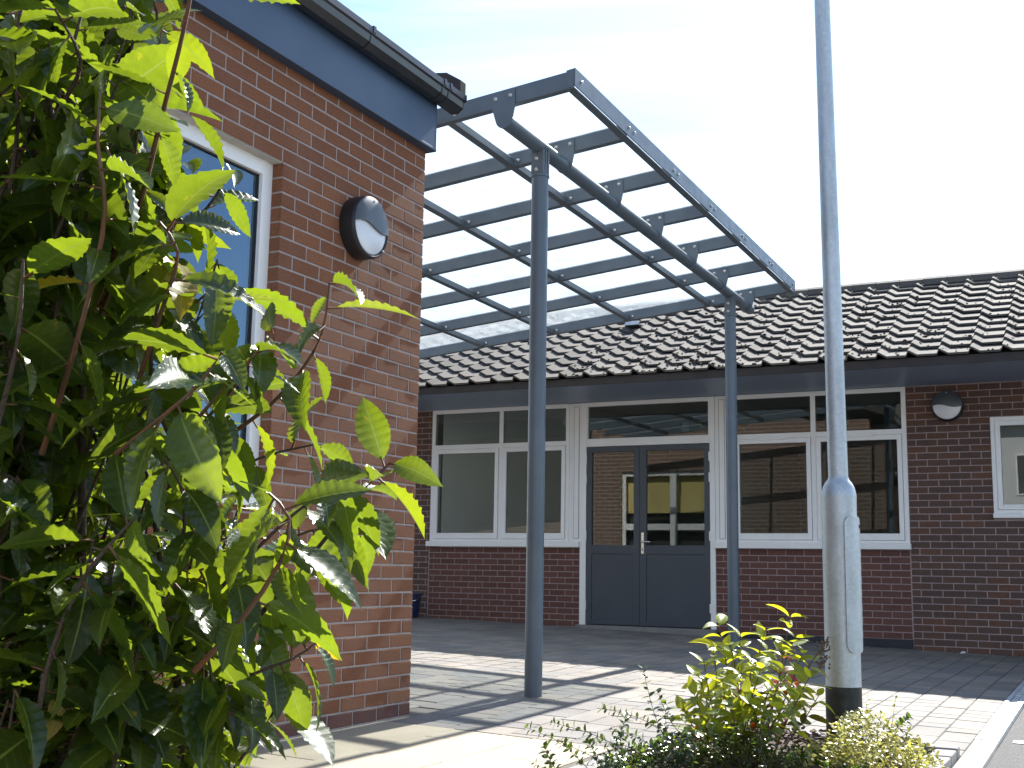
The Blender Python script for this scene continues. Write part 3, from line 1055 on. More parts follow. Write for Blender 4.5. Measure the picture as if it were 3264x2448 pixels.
dp = MB(); dp.box(-0.69, ASM[1], FY - 0.012, FY + 0.004, -0.06, 0.131); dp.obj('damp_course', M['dpc'], fbld)

# windows and door of the far building
def win_frame(name, x0, x1, parts, glasses, sill, yfront=FY - 0.015):
    o = MB()
    for (a, b_, c_, d_, fwd) in parts:
        o.box(a, b_, yfront - fwd, FY + 0.06, c_, d_)
    root = o.obj(name, M['upvc'], fbld, bevel=0.004)
    for (a, b_, c_, d_) in glasses:
        p = MB(); p.box(a - 0.006, b_ + 0.006, FY + 0.012, FY + 0.018, c_ - 0.006, d_ + 0.006)
        p.obj('pane', M['window_glass'], root)
        gk = MB(); t_ = 0.007
        for (q0, q1, q2, q3) in ((a - t_, a + t_ * .3, c_ - t_, d_ + t_), (b_ - t_ * .3, b_ + t_, c_ - t_, d_ + t_), (a, b_, c_ - t_, c_ + t_ * .3), (a, b_, d_ - t_ * .3, d_ + t_)):
            gk.box(q0, q1, FY + 0.004, FY + 0.0115, q2, q3)
        gk.obj('gasket', M['black_plastic'], root)
    if sill:
        s_ = MB(); s_.box(sill[0], sill[1], FY - 0.06, FY + 0.02, sill[2], sill[3]); s_.obj('sill', M['upvc'], root, bevel=0.006)
    return root


def grid_window(xa, xb, xm, flip, nm):
    """two lights wide: fixed tops over opening casements"""
    head, sillz, tr0, tr1 = 2.925, 1.175, 2.335, 2.445
    u0, u1 = 2.450, 2.872
    l0, l1 = 1.284, 2.326
    P = []
    gl = []
    # outer frame and mullion
    P += [(xa, xa + 0.050, sillz, head, 0.0), (xb - 0.050, xb, sillz, head, 0.0), (xm - 0.028, xm + 0.028, sillz, head, 0.0)]
    for (a, b_) in ((xa + 0.050, xm - 0.028), (xm + 0.028, xb - 0.050)):
        P += [(a, b_, head - 0.053, head, -0.001), (a, b_, sillz, sillz + 0.03, -0.001), (a, b_, tr1 - 0.055, tr1 + 0.005, -0.001)]
        gl.append((a, b_, tr1 + 0.005, head - 0.053))
        # sash
        s0, s1 = a + 0.004, b_ - 0.004
        t0, t1 = sillz + 0.032, tr1 - 0.058
        P += [(s0, s0 + 0.05, t0, t1, 0.012), (s1 - 0.05, s1, t0, t1, 0.012), (s0 + .05, s1 - .05, t0, t0 + 0.075, 0.011), (s0 + .05, s1 - .05, t1 - 0.055, t1, 0.011)]
        gl.append((s0 + 0.05, s1 - 0.05, t0 + 0.075, t1 - 0.055))
    root = win_frame('window', xa, xb, P, gl, None)
    for (a, b_) in ((xa + 0.050, xm - 0.028), (xm + 0.028, xb - 0.050)):
        v = MB(); c_ = (a + b_) / 2
        v.box(c_ - 0.165, c_ + 0.165, FY - 0.042, FY - 0.014, tr1 - 0.075, tr1 - 0.052)
        v.obj('trickle_vent', M['upvc'], root, bevel=0.003)
    return root


wr = grid_window(-0.495, ASM[1], 0.485, False, 'r')
wlft = grid_window(ASM[0] + 0.012, -2.60, -3.578, True, 'l')
for (root, a, b_) in ((wr, -0.69, 1.535), (wlft, -4.655, -2.445)):
    s_ = MB(); s_.box(a, b_, FY - 0.065, FY + 0.03, 1.105, 1.174); s_.obj('sill', M['upvc'], root, bevel=0.008)
# trim panels between windows and door
for (a, b_, root) in ((-0.69, -0.497, wr), (-2.598, -2.445, wlft)):
    t_ = MB(); t_.box(a, b_, FY - 0.012, FY + 0.05, 1.175, 2.924); pl_ = t_.obj('trim_panel', M['upvc'], root, bevel=0.003)
    c_ = -0.605 if a > -1 else -2.497
    t_ = MB()
    t_.box(c_ - 0.036, c_ - 0.032, FY - 0.0135, FY - 0.0115, 1.215, 2.880); t_.box(c_ + 0.032, c_ + 0.036, FY - 0.0135, FY - 0.0115, 1.215, 2.880)
    t_.box(c_ - 0.036, c_ + 0.036, FY - 0.0137, FY - 0.0117, 1.213, 1.217); t_.box(c_ - 0.036, c_ + 0.036, FY - 0.0137, FY - 0.0117, 2.878, 2.882)
    t_.obj('groove', M['door_dark'], pl_)
    t_ = MB(); t_.box(c_ - 0.031, c_ + 0.031, FY - 0.020, FY - 0.0125, 1.218, 2.877); t_.obj('panel', M['upvc'], pl_, bevel=0.003)
    q = c_ - 0.072 if a < -1 else c_ + 0.075
    t_ = MB(); t_.box(q - 0.006, q + 0.006, FY - 0.018, FY - 0.0125, 1.18, 2.92); t_.obj('bead', M['upvc'], pl_)

# door
DX0, DX1, DZ0, DZ1 = -2.360, -0.755, 0.165, 2.362
dr = MB()
dr.box(-2.443, DX0, FY - 0.025, FY + 0.06, 0.10, 2.924)
dr.box(DX1, -0.692, FY - 0.025, FY + 0.06, 0.10, 2.924)
dr.box(DX0, DX1, FY - 0.024, FY + 0.058, DZ1, 2.462)
dr.box(DX0, DX1, FY - 0.024, FY + 0.058, 2.872, 2.924)
dr.box(DX0, DX0 + 0.015, FY - 0.0235, FY + 0.057, 2.462, 2.872)
dr.box(DX1 - 0.015, DX1, FY - 0.0235, FY + 0.057, 2.462, 2.872)
dset = dr.obj('door', M['upvc'], fbld, bevel=0.004)
p = MB(); p.box(DX0 + .01, DX1 - .01, FY + 0.012, FY + 0.018, 2.456, 2.878); p.obj('pane', M['window_glass'], dset)
th = MB(); th.box(-2.46, -0.68, FY - 0.10, FY + 0.1, -0.1, DZ0 - 0.004); th.obj('threshold', M['edging'], dset)
for (a, b_, ga, gb) in ((DX0 + 0.004, -1.652, -2.285, -1.727), (-1.646, DX1 - 0.004, -1.562, -0.826)):
    z0, z1, gz0, gz1 = DZ0 + 0.006, DZ1 - 0.004, 1.136, 2.292
    lf = MB()
    yf, yk = FY - 0.020, FY + 0.035
    lf.box(a, ga, yf, yk, z0, z1); lf.box(gb, b_, yf, yk, z0, z1)
    lf.box(ga, gb, yf + .0005, yk, gz1, z1); lf.box(ga, gb, yf + .0005, yk, 1.028, gz0)
    lf.box(ga, gb, yf + .0005, yk, z0, z0 + 0.05)
    lf.box(ga, gb, yf + 0.010, yk - 0.01, z0 + 0.05, 1.028)        # sunk lower panel
    leaf = lf.obj('door_leaf', M['door'], dset, bevel=0.003)
    p = MB(); p.box(ga - .004, gb + .004, FY + 0.004, FY + 0.010, gz0 - .004, gz1 + .004); p.obj('pane', M['window_glass'], leaf)
gap = MB(); gap.box(-1.6522, -1.6458, FY - 0.015, FY + 0.03, DZ0 + .006, DZ1 - .004); gap.obj('door_gap', M['door_dark'], dset)
hd = MB(); hd.box(-1.622, -1.590, FY - 0.030, FY - 0.0198, 1.030, 1.290)
han = hd.obj('door_handle', M['chrome'], dset, bevel=0.004)
hd = MB(); hd.tube([(-1.606, FY - 0.029, 1.178), (-1.606, FY - 0.068, 1.178), (-1.595, FY - 0.075, 1.178), (-1.490, FY - 0.075, 1.174)], 0.010, 10)
hd.obj('lever', M['chrome'], han, smooth=True)
kh = MB(); kh.box(-1.612, -1.600, FY - 0.0335, FY - 0.0302, 1.070, 1.095); kh.obj('keyhole', M['door_dark'], han)
for hz in (2.20, 1.95, 1.25, 0.40):
    for hx in (DX1 - 0.001, DX0 + 0.001):
        h_ = MB(); h_.tube([(hx, FY - 0.030, hz - 0.055), (hx, FY - 0.030, hz + 0.055)], 0.011, 8); h_.obj('hinge', M['upvc'], dset)

# small right-hand window
w2 = MB()
P = [(W2[0], W2[0] + 0.045, 1.50, W2[3], 0.0), (W2[1] - 0.045, W2[1], 1.50, W2[3], 0.0), (W2[0] + .045, W2[1] - .045, W2[3] - 0.045, W2[3], -0.001), (W2[0] + .045, W2[1] - .045, 1.50, 1.535, -0.001),
     (W2[0] + .047, W2[0] + .097, 1.537, W2[3] - .047, 0.012), (W2[1] - .097, W2[1] - .047, 1.537, W2[3] - .047, 0.012),
     (W2[0] + .097, W2[1] - .097, W2[3] - .097, W2[3] - .047, 0.011), (W2[0] + .097, W2[1] - .097, 1.537, 1.592, 0.011)]
win_frame('window', W2[0], W2[1], P, [(W2[0] + .097, W2[1] - .097, 1.592, W2[3] - .097)], (W2[0] - 0.006, W2[1] + 0.02, 1.447, 1.499))

# rooms behind the glass
rm = MB()
rm.box(XL, XR, 11.6, 11.7, 0.1, 3.0)
rm.box(-0.62, -0.52, FY + 0.35, 11.59, 0.161, 2.949)
rm.box(-2.62, -2.52, FY + 0.35, 11.59, 0.161, 2.949)
rm.box(1.75, 1.85, FY + 0.35, 11.59, 0.161, 2.949)
rm.obj('interior_wall', M['interior'], fbld)
rm = MB(); rm.box(XL, XR, FY + 0.3, 11.6, 0.05, 0.16); rm.obj('interior_floor', M['interior_floor'], fbld)
rm = MB(); rm.box(XL, XR, FY + 0.301, 11.6, 2.95, 3.0); rm.obj('interior_ceiling', M['interior'], fbld)
es = empty('exit_sign', (-1.25, 8.9, 2.68)); WORLD_LOC[es.name] = Vector((-1.25, 8.9, 2.68))
tag(es, 'green hanging exit sign inside above the grey double door', 'sign')
e_ = MB(); e_.box(-1.42, -1.08, 8.89, 8.91, 2.60, 2.76); eb = e_.obj('board', M['green_sign'], es)
e_ = MB()
e_.box(-1.40, -1.31, 8.884, 8.8895, 2.62, 2.74)
e_.prism([(-1.22, 2.69), (-1.16, 2.69), (-1.16, 2.72), (-1.11, 2.68), (-1.16, 2.64), (-1.16, 2.67), (-1.22, 2.67)], 8.884, 8.8895, 'y')
e_.obj('arrow', M['paint'], es)
e_ = MB(); e_.tube([(-1.25, 8.9, 2.76), (-1.25, 8.9, 2.95)], 0.005, 6); e_.obj('hanger', M['chrome'], es)

# eaves: deep soffit and thin fascia
EY, EZ = 6.64, 2.93
so = MB(); so.box(XL, XR, EY + 0.02, FY + 0.002, SOF, SOF + 0.012); so.obj('soffit', M['soffit'], fbld)
fa = MB(); fa.box(XL, XR, EY, EY + 0.018, SOF - 0.006, 3.010); fa.obj('fascia', M['eave'], fbld, bevel=0.002)

# roof
PT = R(25)
TG, TW = 0.297, 0.2985
NR = 12
TY0, TZ0 = 6.600, 3.018
cp, spn = math.cos(PT), math.sin(PT)
rb = MB()
RS = NR * TG
rb.add([(XL, TY0 + 0.05, TZ0 - 0.02), (XR, TY0 + 0.05, TZ0 - 0.02), (XR, TY0 + RS * cp, TZ0 + RS * spn - 0.04), (XL, TY0 + RS * cp, TZ0 + RS * spn - 0.04),
        (XR, TY0 + 2 * RS * cp, TZ0 - 0.02), (XL, TY0 + 2 * RS * cp, TZ0 - 0.02)], [(0, 1, 2, 3), (3, 2, 4, 5)])
roof = rb.obj('roof', M['eave'], fbld)
TL_ = 0.345
prof = [(-0.004, 0.046), (0.010, 0.047), (0.078, 0.004), (0.090, 0.0), (0.276, 0.0), (0.2945, 0.040)]
th_ = 0.022


def tile_geo():
    n = len(prof)
    v = []
    for y_ in (0.0, TL_):
        v += [(u, y_, h) for u, h in prof]
        v += [(u, y_, h - th_) for u, h in prof]
    f = []
    for i in range(n - 1):
        f.append((i, i + 1, 2 * n + i + 1, 2 * n + i))                    # top
        f.append((n + i + 1, n + i, 3 * n + i, 3 * n + i + 1))            # bottom
        f.append((n + i, n + i + 1, i + 1, i))                            # front edge
    f.append((n, 0, 2 * n, 3 * n)); f.append((n - 1, 2 * n - 1, 4 * n - 1, 3 * n - 1))
    return v, f


tv, tf = tile_geo()
tm = MB(); tm.add(tv, tf); tile_me = tm.mesh('tile', M['tile'])
tang = PT - math.atan(0.032 / TG)
cells = []
for r_ in range(NR):
    for c_ in range(-24, 17):
        xx = 2.07 + c_ * TW
        y_ = TY0 + r_ * TG * cp
        z_ = TZ0 + r_ * TG * spn + 0.018
        cells.append((xx, y_, z_, r_))
def tile_key(q):
    v = view((q[0] + .15, q[1], q[2]))
    if v is None or not (-20 < v[0] < 2230 and -10 < v[1] < 1670): return 1e5 + abs(q[0])
    if v[0] < 910: return 1e4 + abs(q[0])
    return v[2] + (6 if q[0] < -1.4 and q[3] > 8 else 0)
cells.sort(key=tile_key)
mass = MB()
for i, (xx, y_, z_, r_) in enumerate(cells):
    rot = Euler((tang + random.uniform(-.008, .008), random.uniform(-.006, .006), random.uniform(-.006, .006)))
    loc = Vector((xx + random.uniform(-.002, .002), y_ + random.uniform(-.006, .006), z_ + random.uniform(-.002, .002)))
    if i < 300:
        link('tile', tile_me, roof, loc, rot)
    else:
        mt = Matrix.Translation(loc) @ rot.to_matrix().to_4x4()
        mass.add([mt @ Vector(q) for q in tv], tf)
mass.obj('tiles', M['tile_mass'], roof, kind='stuff')
# ridge tiles
RY, RZ = TY0 + RS * cp + 0.02, TZ0 + RS * spn + 0.01
rp = [(-0.135, -0.055), (-0.118, -0.058), (-0.100, 0.012), (0.0, 0.058), (0.100, 0.012), (0.118, -0.058), (0.135, -0.055), (0.116, 0.026), (0.0, 0.080), (-0.116, 0.026)]
rmb = MB(); rmb.prism(rp, -0.1435, 0.1435, 'x'); ridge_me = rmb.mesh('ridge_tile', M['tile'], bevel=0.004)
xx = 1.824 + 0.293 / 2 - 0.293 * 26
while xx < 6.5:
    link('ridge_tile', ridge_me, roof, (xx, RY, RZ + random.uniform(-.003, .003)), Euler((0, random.uniform(-.006, .006), random.uniform(-.004, .004))))
    xx += 0.293
# moss and debris caught on the tiles
ms_ = MB()
for k in range(700):
    r_ = random.choice((0, 0, 1, 1, 2, 2, 3, 3, 4, 5, 6, 7, 8, 9, 10, 11))
    c_ = random.randint(-14, 4)
    u = random.choice((random.uniform(0.09, 0.28), random.uniform(0.09, 0.28), random.uniform(0.02, .09)))
    yy = random.choice((random.uniform(0.0, 0.03), random.uniform(0.02, 0.27)))
    bx_ = 2.07 + c_ * TW + u
    mt = Matrix.Translation((bx_, TY0 + r_ * TG * cp + yy * math.cos(tang), TZ0 + r_ * TG * spn + 0.024 + yy * math.sin(tang) + (0.03 if u < .06 else (0.008 if u < .09 else 0)))) @ Euler((PT, 0, random.uniform(0, 6))).to_matrix().to_4x4()
    s = random.uniform(0.005, 0.017) * (1.25 if c_ < 0 else 0.9)
    vv = []
    for kk in range(6):
        a = kk * math.pi / 3
        q = random.uniform(0.6, 1.3)
        vv.append(mt @ Vector((s * q * 1.4 * math.cos(a), s * q * math.sin(a), -0.003)))
    vv.append(mt @ Vector((0, 0, s * 0.8)))
    ms_.add(vv, [(kk, (kk + 1) % 6, 6) for kk in range(6)])
ms_.obj('moss', M['moss'], roof, kind='stuff')
# small vent on the slope
vy, vx = 8.70, -2.0
vz = TZ0 + (vy - TY0) * math.tan(PT) + 0.05
rv = MB(); rv.box(vx - 0.10, vx + 0.10, vy - 0.09, vy + 0.09, vz - 0.02, vz + 0.0)
rv.add([(vx - .09, vy - .07, vz + .0), (vx + .09, vy - .07, vz + .0), (vx + .07, vy + .07, vz + .055), (vx - .07, vy + .07, vz + .055), (vx - .09, vy - .07, vz + .035), (vx + .09, vy - .07, vz + .035)],
       [(0, 1, 5, 4), (4, 5, 2, 3), (0, 4, 3), (1, 2, 5)])
rv.obj('roof_vent', M['galv'], roof)

wall_light((1.972, FY, 2.678), 'y', 'round bulkhead light on the far brown brick wall above the small right-hand window')

# ------------------------------------------------------------------ canopy
canopy = empty('canopy', (-1.5, 3.5, 0)); WORLD_LOC[canopy.name] = Vector((-1.5, 3.5, 0))
tag(canopy, 'grey steel canopy with clear glazed roof on round posts before the door', 'canopy')
YS = [0.65 + 5.65 / 6 * i for i in range(7)]
CX0, CX1 = -4.75, 0.662


def zt(x, y):
    return 3.905 + 0.0945 * (x - 0.687) - 0.0125 * (y - 0.65)


def sloped_box(mb, x0, x1, y0, y1, d0, d1, mi=0):
    """box following the canopy slope: top at zt+d1, bottom at zt+d0"""
    v = []
    for d in (d0, d1):
        v += [(x0, y0, zt(x0, y0) + d), (x1, y0, zt(x1, y0) + d), (x1, y1, zt(x1, y1) + d), (x0, y1, zt(x0, y1) + d)]
    mb.add(v, [(0, 3, 2, 1), (4, 5, 6, 7), (0, 1, 5, 4), (1, 2, 6, 5), (2, 3, 7, 6), (3, 0, 4, 7)])


bolt = MB(); bolt.lathe([(0.014, 0.0), (0.014, 0.003), (0.010, 0.0045), (0.010, 0.009), (0.006, 0.012)], (0, 0), 8)
bolt_me = bolt.mesh('bolt', M['bolt'], smooth=50)


def add_bolt(p, direction, parent):
    rot = Vector(direction).to_track_quat('Z', 'Y').to_euler()
    link('bolt', bolt_me, parent, p, rot)


TX = 0.203                        # axis of the long tube
def tz(y): return 3.660 - 0.0085 * (y - 0.65)


PX = [-0.225, -1.145, -2.065, -2.970, -3.890]
for i, yy in enumerate(YS):
    mb = MB(); sloped_box(mb, CX0, CX1 - 0.004, yy - 0.027, yy + 0.027, -0.104, 0.0)
    raf = mb.obj('rafter', M['steel'], canopy, bevel=0.005)
    # hanger plate carrying the tube
    c0 = (TX - 0.012, tz(yy) + 0.004)
    top = zt(TX, yy)
    out = [(TX - 0.098, zt(TX - .098, yy) - 0.002), (TX - 0.088, top - 0.110)]
    for k in range(9):
        a = math.pi + 0.25 + (math.pi - 0.5) * k / 8
        out.append((TX + 0.060 * math.cos(a), tz(yy) + 0.004 + 0.060 * math.sin(a)))
    out += [(TX + 0.078, top - 0.110), (TX + 0.075, zt(TX + .075, yy) - 0.002)]
    mb = MB(); mb.prism(out, yy - 0.037, yy - 0.028, 'y')
    hp = mb.obj('hanger_plate', M['steel'], raf, bevel=0.001)
    for dx in (-0.062, 0.045):
        add_bolt((TX + dx, yy - 0.037, zt(TX + dx, yy) - 0.045), (0, -1, 0), raf)
    for j, xx in enumerate(PX):
        if i > 0 or j == 0:
            mb = MB(); mb.box(xx - 0.05, xx + 0.06, yy - 0.032, yy - 0.0272, zt(xx, yy) - 0.098, zt(xx, yy) - 0.035)
            if i > 0 and j < 4: mb.obj('end_plate', M['steel'], raf)
        if j < 4: add_bolt((xx + 0.060, yy - (0.0325 if i else 0.0275), zt(xx, yy) - 0.060), (0, -1, 0), raf)
    # bolts through the edge channel
    for dy in (-0.05, 0.05) if 0 < i < 6 else ((0.06,) if i == 0 else (-0.06,)):
        add_bolt((0.7005, yy + dy, zt(0.7, yy + dy) - 0.045), (1, 0, 0), raf)
for i in range(6):
    for j, xx in enumerate(PX):
        mb = MB(); sloped_box(mb, xx - 0.026, xx + 0.026, YS[i] + 0.0275, YS[i + 1] - 0.0325, -0.100, -0.046)
        mb.obj('purlin', M['steel'], canopy, bevel=0.004)
    mb = MB(); sloped_box(mb, CX0, 0.685, YS[i] + 0.004, YS[i + 1] - 0.004, 0.0045, 0.0125)
    mb.obj('pane', M['canopy_glass'], canopy)
# edge channel (open side inward)
mb = MB()
sloped_box(mb, 0.692, 0.700, 0.615, 6.350, -0.100, 0.016)
sloped_box(mb, 0.640, 0.6918, 0.616, 6.349, -0.1125, -0.1050)
sloped_box(mb, 0.655, 0.6918, 0.616, 6.349, 0.0135, 0.0158)
mb.obj('edge_channel', M['steel'], canopy)
mb = MB(); sloped_box(mb, 0.640, 0.6915, 0.612, 0.6215, -0.104, 0.0125); mb.obj('channel_end_plate', M['steel'], canopy)
# glazing caps over the rafters
for yy in YS:
    mb = MB(); sloped_box(mb, CX0, 0.688, yy - 0.0035, yy + 0.0035, 0.001, 0.020); mb.obj('glazing_bar', M['steel'], canopy)
# long tube
mb = MB(); mb.tube([(TX, 0.62, tz(0.62)), (TX - 0.02, 6.46, tz(6.46))], 0.0508, 28)
tub = mb.obj('support_tube', M['steel_post'], canopy, smooth=True)
# posts
for (px, py, zc_) in ((TX, 1.165, 3.452), (TX - 0.015, 5.70, 3.395)):
    mb = MB(); zg = ground_z(px, py)
    mb.lathe([(0.057, zg - 0.1), (0.057, zc_ - 0.008)], (px, py), 32)
    post = mb.obj('post', M['steel_post'], canopy, smooth=True)
    mb = MB(); mb.lathe([(0.0575, zc_ - 0.012), (0.064, zc_ - 0.010), (0.064, zc_ + 0.006), (0.045, zc_ + 0.008)], (px, py), 32); mb.obj('collar', M['steel_post'], post, smooth=True)
    for s in (-1, 1):
        mb = MB()
        pl_ = [(px - 0.052, zc_ + 0.006), (px + 0.050, zc_ + 0.006), (px + 0.054, tz(py) + 0.0), (px - 0.054, tz(py) + 0.0)]
        mb.prism(pl_, py + s * 0.018 - 0.004, py + s * 0.018 + 0.004, 'y'); mb.obj('head_plate', M['steel'], post)
    mb = MB(); mb.box(px - 0.046, px + 0.046, py - 0.050, py + 0.050, zc_ + 0.007, tz(py) - 0.03); mb.obj('head_block', M['steel'], post, bevel=0.004)
    for dz in (0.035, 0.115): add_bolt((px - 0.005, py - 0.0505, zc_ + dz), (0, -1, 0), post)

# ------------------------------------------------------------------ lamp post
LX, LY = 2.362, 0.10
lp = empty('lamp_post', (LX, LY, ground_z(LX, LY))); WORLD_LOC[lp.name] = Vector(lp.location)
tag(lp, 'galvanised steel lamp post with black base and access door standing in planting', 'lamp post')
lean = -0.0085
mb = MB(); mb.lathe([(0.0850, -0.3), (0.0850, 0.284)], (LX, LY), 36); mb.obj('base', M['bitumen'], lp, smooth=True)
mb = MB(); mb.lathe([(0.0835, 0.280), (0.0840, 1.175), (0.0845, 1.185), (0.0845, 1.195), (0.0825, 1.205), (0.0760, 1.235), (0.0640, 1.258), (0.0540, 1.270), (0.0500, 1.280), (0.0485, 1.288)], (LX, LY), 40)
mb.obj('lower_column', M['galv'], lp, smooth=50)
mb = MB(); mb.tube([(LX, LY, 1.275), (LX + lean * 1.0, LY, 2.35), (LX + lean * 2.2, LY, 3.5), (LX + lean * 4, LY, 5.0)], [0.0480, 0.0445, 0.0405, 0.0350], 32)
mb.obj('upper_column', M['galv'], lp, smooth=True)
mb = MB(); mb.tube([(LX, LY, 1.462), (LX, LY, 1.466)], 0.0482, 32); mb.obj('seam', M['galv'], lp, smooth=True)
mb = MB(); mb.box(LX - 0.16, LX + 0.10, LY - 0.5, LY + 0.08, 5.0, 5.08); mb.obj('lantern', M['galv'], lp, bevel=0.02)
# access door: a curved plate on the side facing right
va = math.atan2(CAM.y - LY, CAM.x - LX)          # direction to the viewer's side of the road
dv, df = [], []
a0, a1 = va + R(14), va + R(84)
na, nzs = 12, 12
z0, z1, cr_ = 0.445, 1.092, 0.035
for i in range(na + 1):
    u = i / na
    a = a0 + (a1 - a0) * u
    du = min(u, 1 - u) * (a1 - a0) * 0.09        # distance to the side edge
    ins = 0.0
    if du < cr_: ins = cr_ - math.sqrt(max(0, cr_ * cr_ - (cr_ - du) ** 2))
    for j in range(nzs + 1):
        zz_ = z0 + ins + (z1 - z0 - 2 * ins) * j / nzs
        for rr in (0.0835, 0.0965):
            dv.append((LX + rr * math.cos(a), LY + rr * math.sin(a), zz_))
def di(i, j, k): return (i * (nzs + 1) + j) * 2 + k
for i in range(na):
    for j in range(nzs):
        df.append((di(i, j, 1), di(i + 1, j, 1), di(i + 1, j + 1, 1), di(i, j + 1, 1)))
    df.append((di(i, 0, 0), di(i + 1, 0, 0), di(i + 1, 0, 1), di(i, 0, 1)))
    df.append((di(i, nzs, 1), di(i + 1, nzs, 1), di(i + 1, nzs, 0), di(i, nzs, 0)))
for j in range(nzs):
    df.append((di(0, j, 0), di(0, j, 1), di(0, j + 1, 1), di(0, j + 1, 0)))
    df.append((di(na, j, 1), di(na, j, 0), di(na, j + 1, 0), di(na, j + 1, 1)))
mb = MB(); mb.add(dv, df); ad = mb.obj('access_door', M['galv'], lp, smooth=35)
am = a1 - R(8)
mb = MB(); mb.tube([(LX + .0950 * math.cos(am), LY + .0950 * math.sin(am), 1.045), (LX + .0985 * math.cos(am), LY + .0985 * math.sin(am), 1.045)], 0.011, 12)
mb.obj('lock', M['door_dark'], ad)

# ------------------------------------------------------------------ added building behind the viewer: bounces light onto the far wall, shows in reflections
ob = empty('bounce_building', (0, -25, -0.4)); WORLD_LOC[ob.name] = Vector((0, -25, -0.4))
tag(ob, 'long pale rendered building added behind the viewer to bounce light, mirrored in the far windows', 'building')
M['render'] = simple('render', (0.58, 0.59, 0.60), (0.52, 0.53, 0.54), 1.5, 0.9)
mb = MB(); mb.box(-26, 26, -30, -22, -0.5, 6.2); mb.obj('wall', M['render'], ob)
mb = MB(); mb.prism([(-30.5, 6.0), (-21.5, 6.0), (-21.5, 6.2), (-26, 8.4), (-30.5, 6.2)], -26.5, 26.5, 'x'); mb.obj('roof', M['tile'], ob)
for k in range(12):
    for z0 in (0.9, 3.6):
        xa = -24 + 4.1 * k
        mb = MB(); mb.box(xa, xa + 2.0, -22.0, -21.96, z0, z0 + 1.4); wn = mb.obj('window', M['upvc'], ob)
        for q in (0.06, 1.03):
            mb = MB(); mb.box(xa + q, xa + q + 0.91, -21.955, -21.95, z0 + 0.06, z0 + 1.34); mb.obj('pane', M['interior_dark'], wn)

# ------------------------------------------------------------------ small things
BX, BY = -4.735, 7.62
bz = ground_z(BX, BY)
bn = empty('waste_bin', (BX, BY, bz)); WORLD_LOC[bn.name] = Vector(bn.location)
tag(bn, 'dark blue plastic tub against the far wall by the brick corner', 'bin')
mb = MB()
mb.lathe([(0.16, bz), (0.17, bz + 0.015), (0.20, bz + 0.285), (0.215, bz + 0.29), (0.215, bz + 0.305), (0.195, bz + 0.305), (0.185, bz + 0.27), (0.15, bz + 0.04)], (BX, BY), 28)
mb.obj('tub', M['bin_blue'], bn, smooth=40)
mb = MB(); mb.tube([(BX - .215, BY, bz + 0.28), (BX - .235, BY - .12, bz + 0.22), (BX, BY - .24, bz + 0.18), (BX + .22, BY - .12, bz + 0.22), (BX + .215, BY, bz + 0.28)], 0.006, 6); mb.obj('handle', M['chrome'], bn)
sc_ = MB()
sc_.add([(2.02, 7.78, ground_z(2.02, 7.78) + 0.004), (2.075, 7.775, ground_z(2.07, 7.77) + 0.012), (2.08, 7.82, ground_z(2.08, 7.82) + 0.02), (2.03, 7.815, ground_z(2.03, 7.8) + 0.016),
         (2.045, 7.80, ground_z(2.04, 7.8) + 0.028)], [(0, 1, 4), (1, 2, 4), (2, 3, 4), (3, 0, 4)])
tag(sc_.obj('paper_scrap', M['litter']), 'small crumpled white paper scrap at the foot of the far wall', 'litter')


# ------------------------------------------------------------------ plants
def leaf_mesh_data(L, Wd, seed, nseg=26, wave=0.10, tooth=0.03, fold=0.18, droop=0.25, tipfrac=0.82, petiole=0.12, twist=0.0):
    """blade along +X, normal +Z; returns verts, faces, material index per face, uv per vert"""
    rnd = random.Random(seed)
    v, f, mi, uv = [], [], [], []
    cols = (-1.0, -0.52, 0.0, 0.52, 1.0)
    ph1, ph2 = rnd.uniform(0, 6.28), rnd.uniform(0, 6.28)
    pet = L * petiole
    n = len(cols)
    for i in range(nseg + 1):
        t = i / nseg
        w = (math.sin(math.pi * min(1, t ** tipfrac)) ** 0.85) if 0 < t < 1 else 0.0
        w = max(w, 0.02) * Wd / 2
        if t > 0.88: w *= (1 - (t - 0.88) / 0.12 * 0.55)
        bend = -droop * L * t * t
        for c in cols:
            side = ph1 if c < 0 else ph2
            tw = (1 + (tooth if i % 2 else -tooth) * (abs(c) > 0.9))
            und = wave * Wd * (abs(c) ** 1.5) * math.sin(2 * math.pi * t * 8.5 + side) * (w / (Wd / 2) if Wd else 0)
            y = c * w * tw * math.cos(fold)
            z = abs(c) * w * math.sin(fold) * 1.3 + und + bend
            ca, sa = math.cos(twist * t), math.sin(twist * t)
            v.append((pet + L * t * (1 - 0.12 * droop * t), y * ca - (z - bend) * sa, y * sa + (z - bend) * ca + bend))
            uv.append((t, 0.5 + c / 2))
    for i in range(nseg):
        for k in range(n - 1):
            a = i * n + k
            f.append((a, a + n, a + n + 1, a + 1)); mi.append(0)
    if petiole > 0.01:
        b0 = len(v)
        r = L * 0.013
        for (xx, zz_, q) in ((-0.004, -0.002, 1.2), (pet + L * 0.05, -r * 0.6, 0.8)):
            for (dy, dz) in ((-r * q, -r * q), (r * q, -r * q), (0, r * q)):
                v.append((xx, dy, zz_ + dz)); uv.append((0.5, 0.4))
        for k in range(3):
            f.append((b0 + k, b0 + (k + 1) % 3, b0 + 3 + (k + 1) % 3, b0 + 3 + k)); mi.append(1)
    return v, f, mi, uv


def mesh_from(data, name, mats):
    v, f, mi, uv = data
    mb = MB(); mb.v, mb.f, mb.m, mb.uv = list(v), [list(q) for q in f], list(mi), uv
    me = mb.mesh(name, mats)
    me.polygons.foreach_set('use_smooth', [True] * len(me.polygons))
    return me


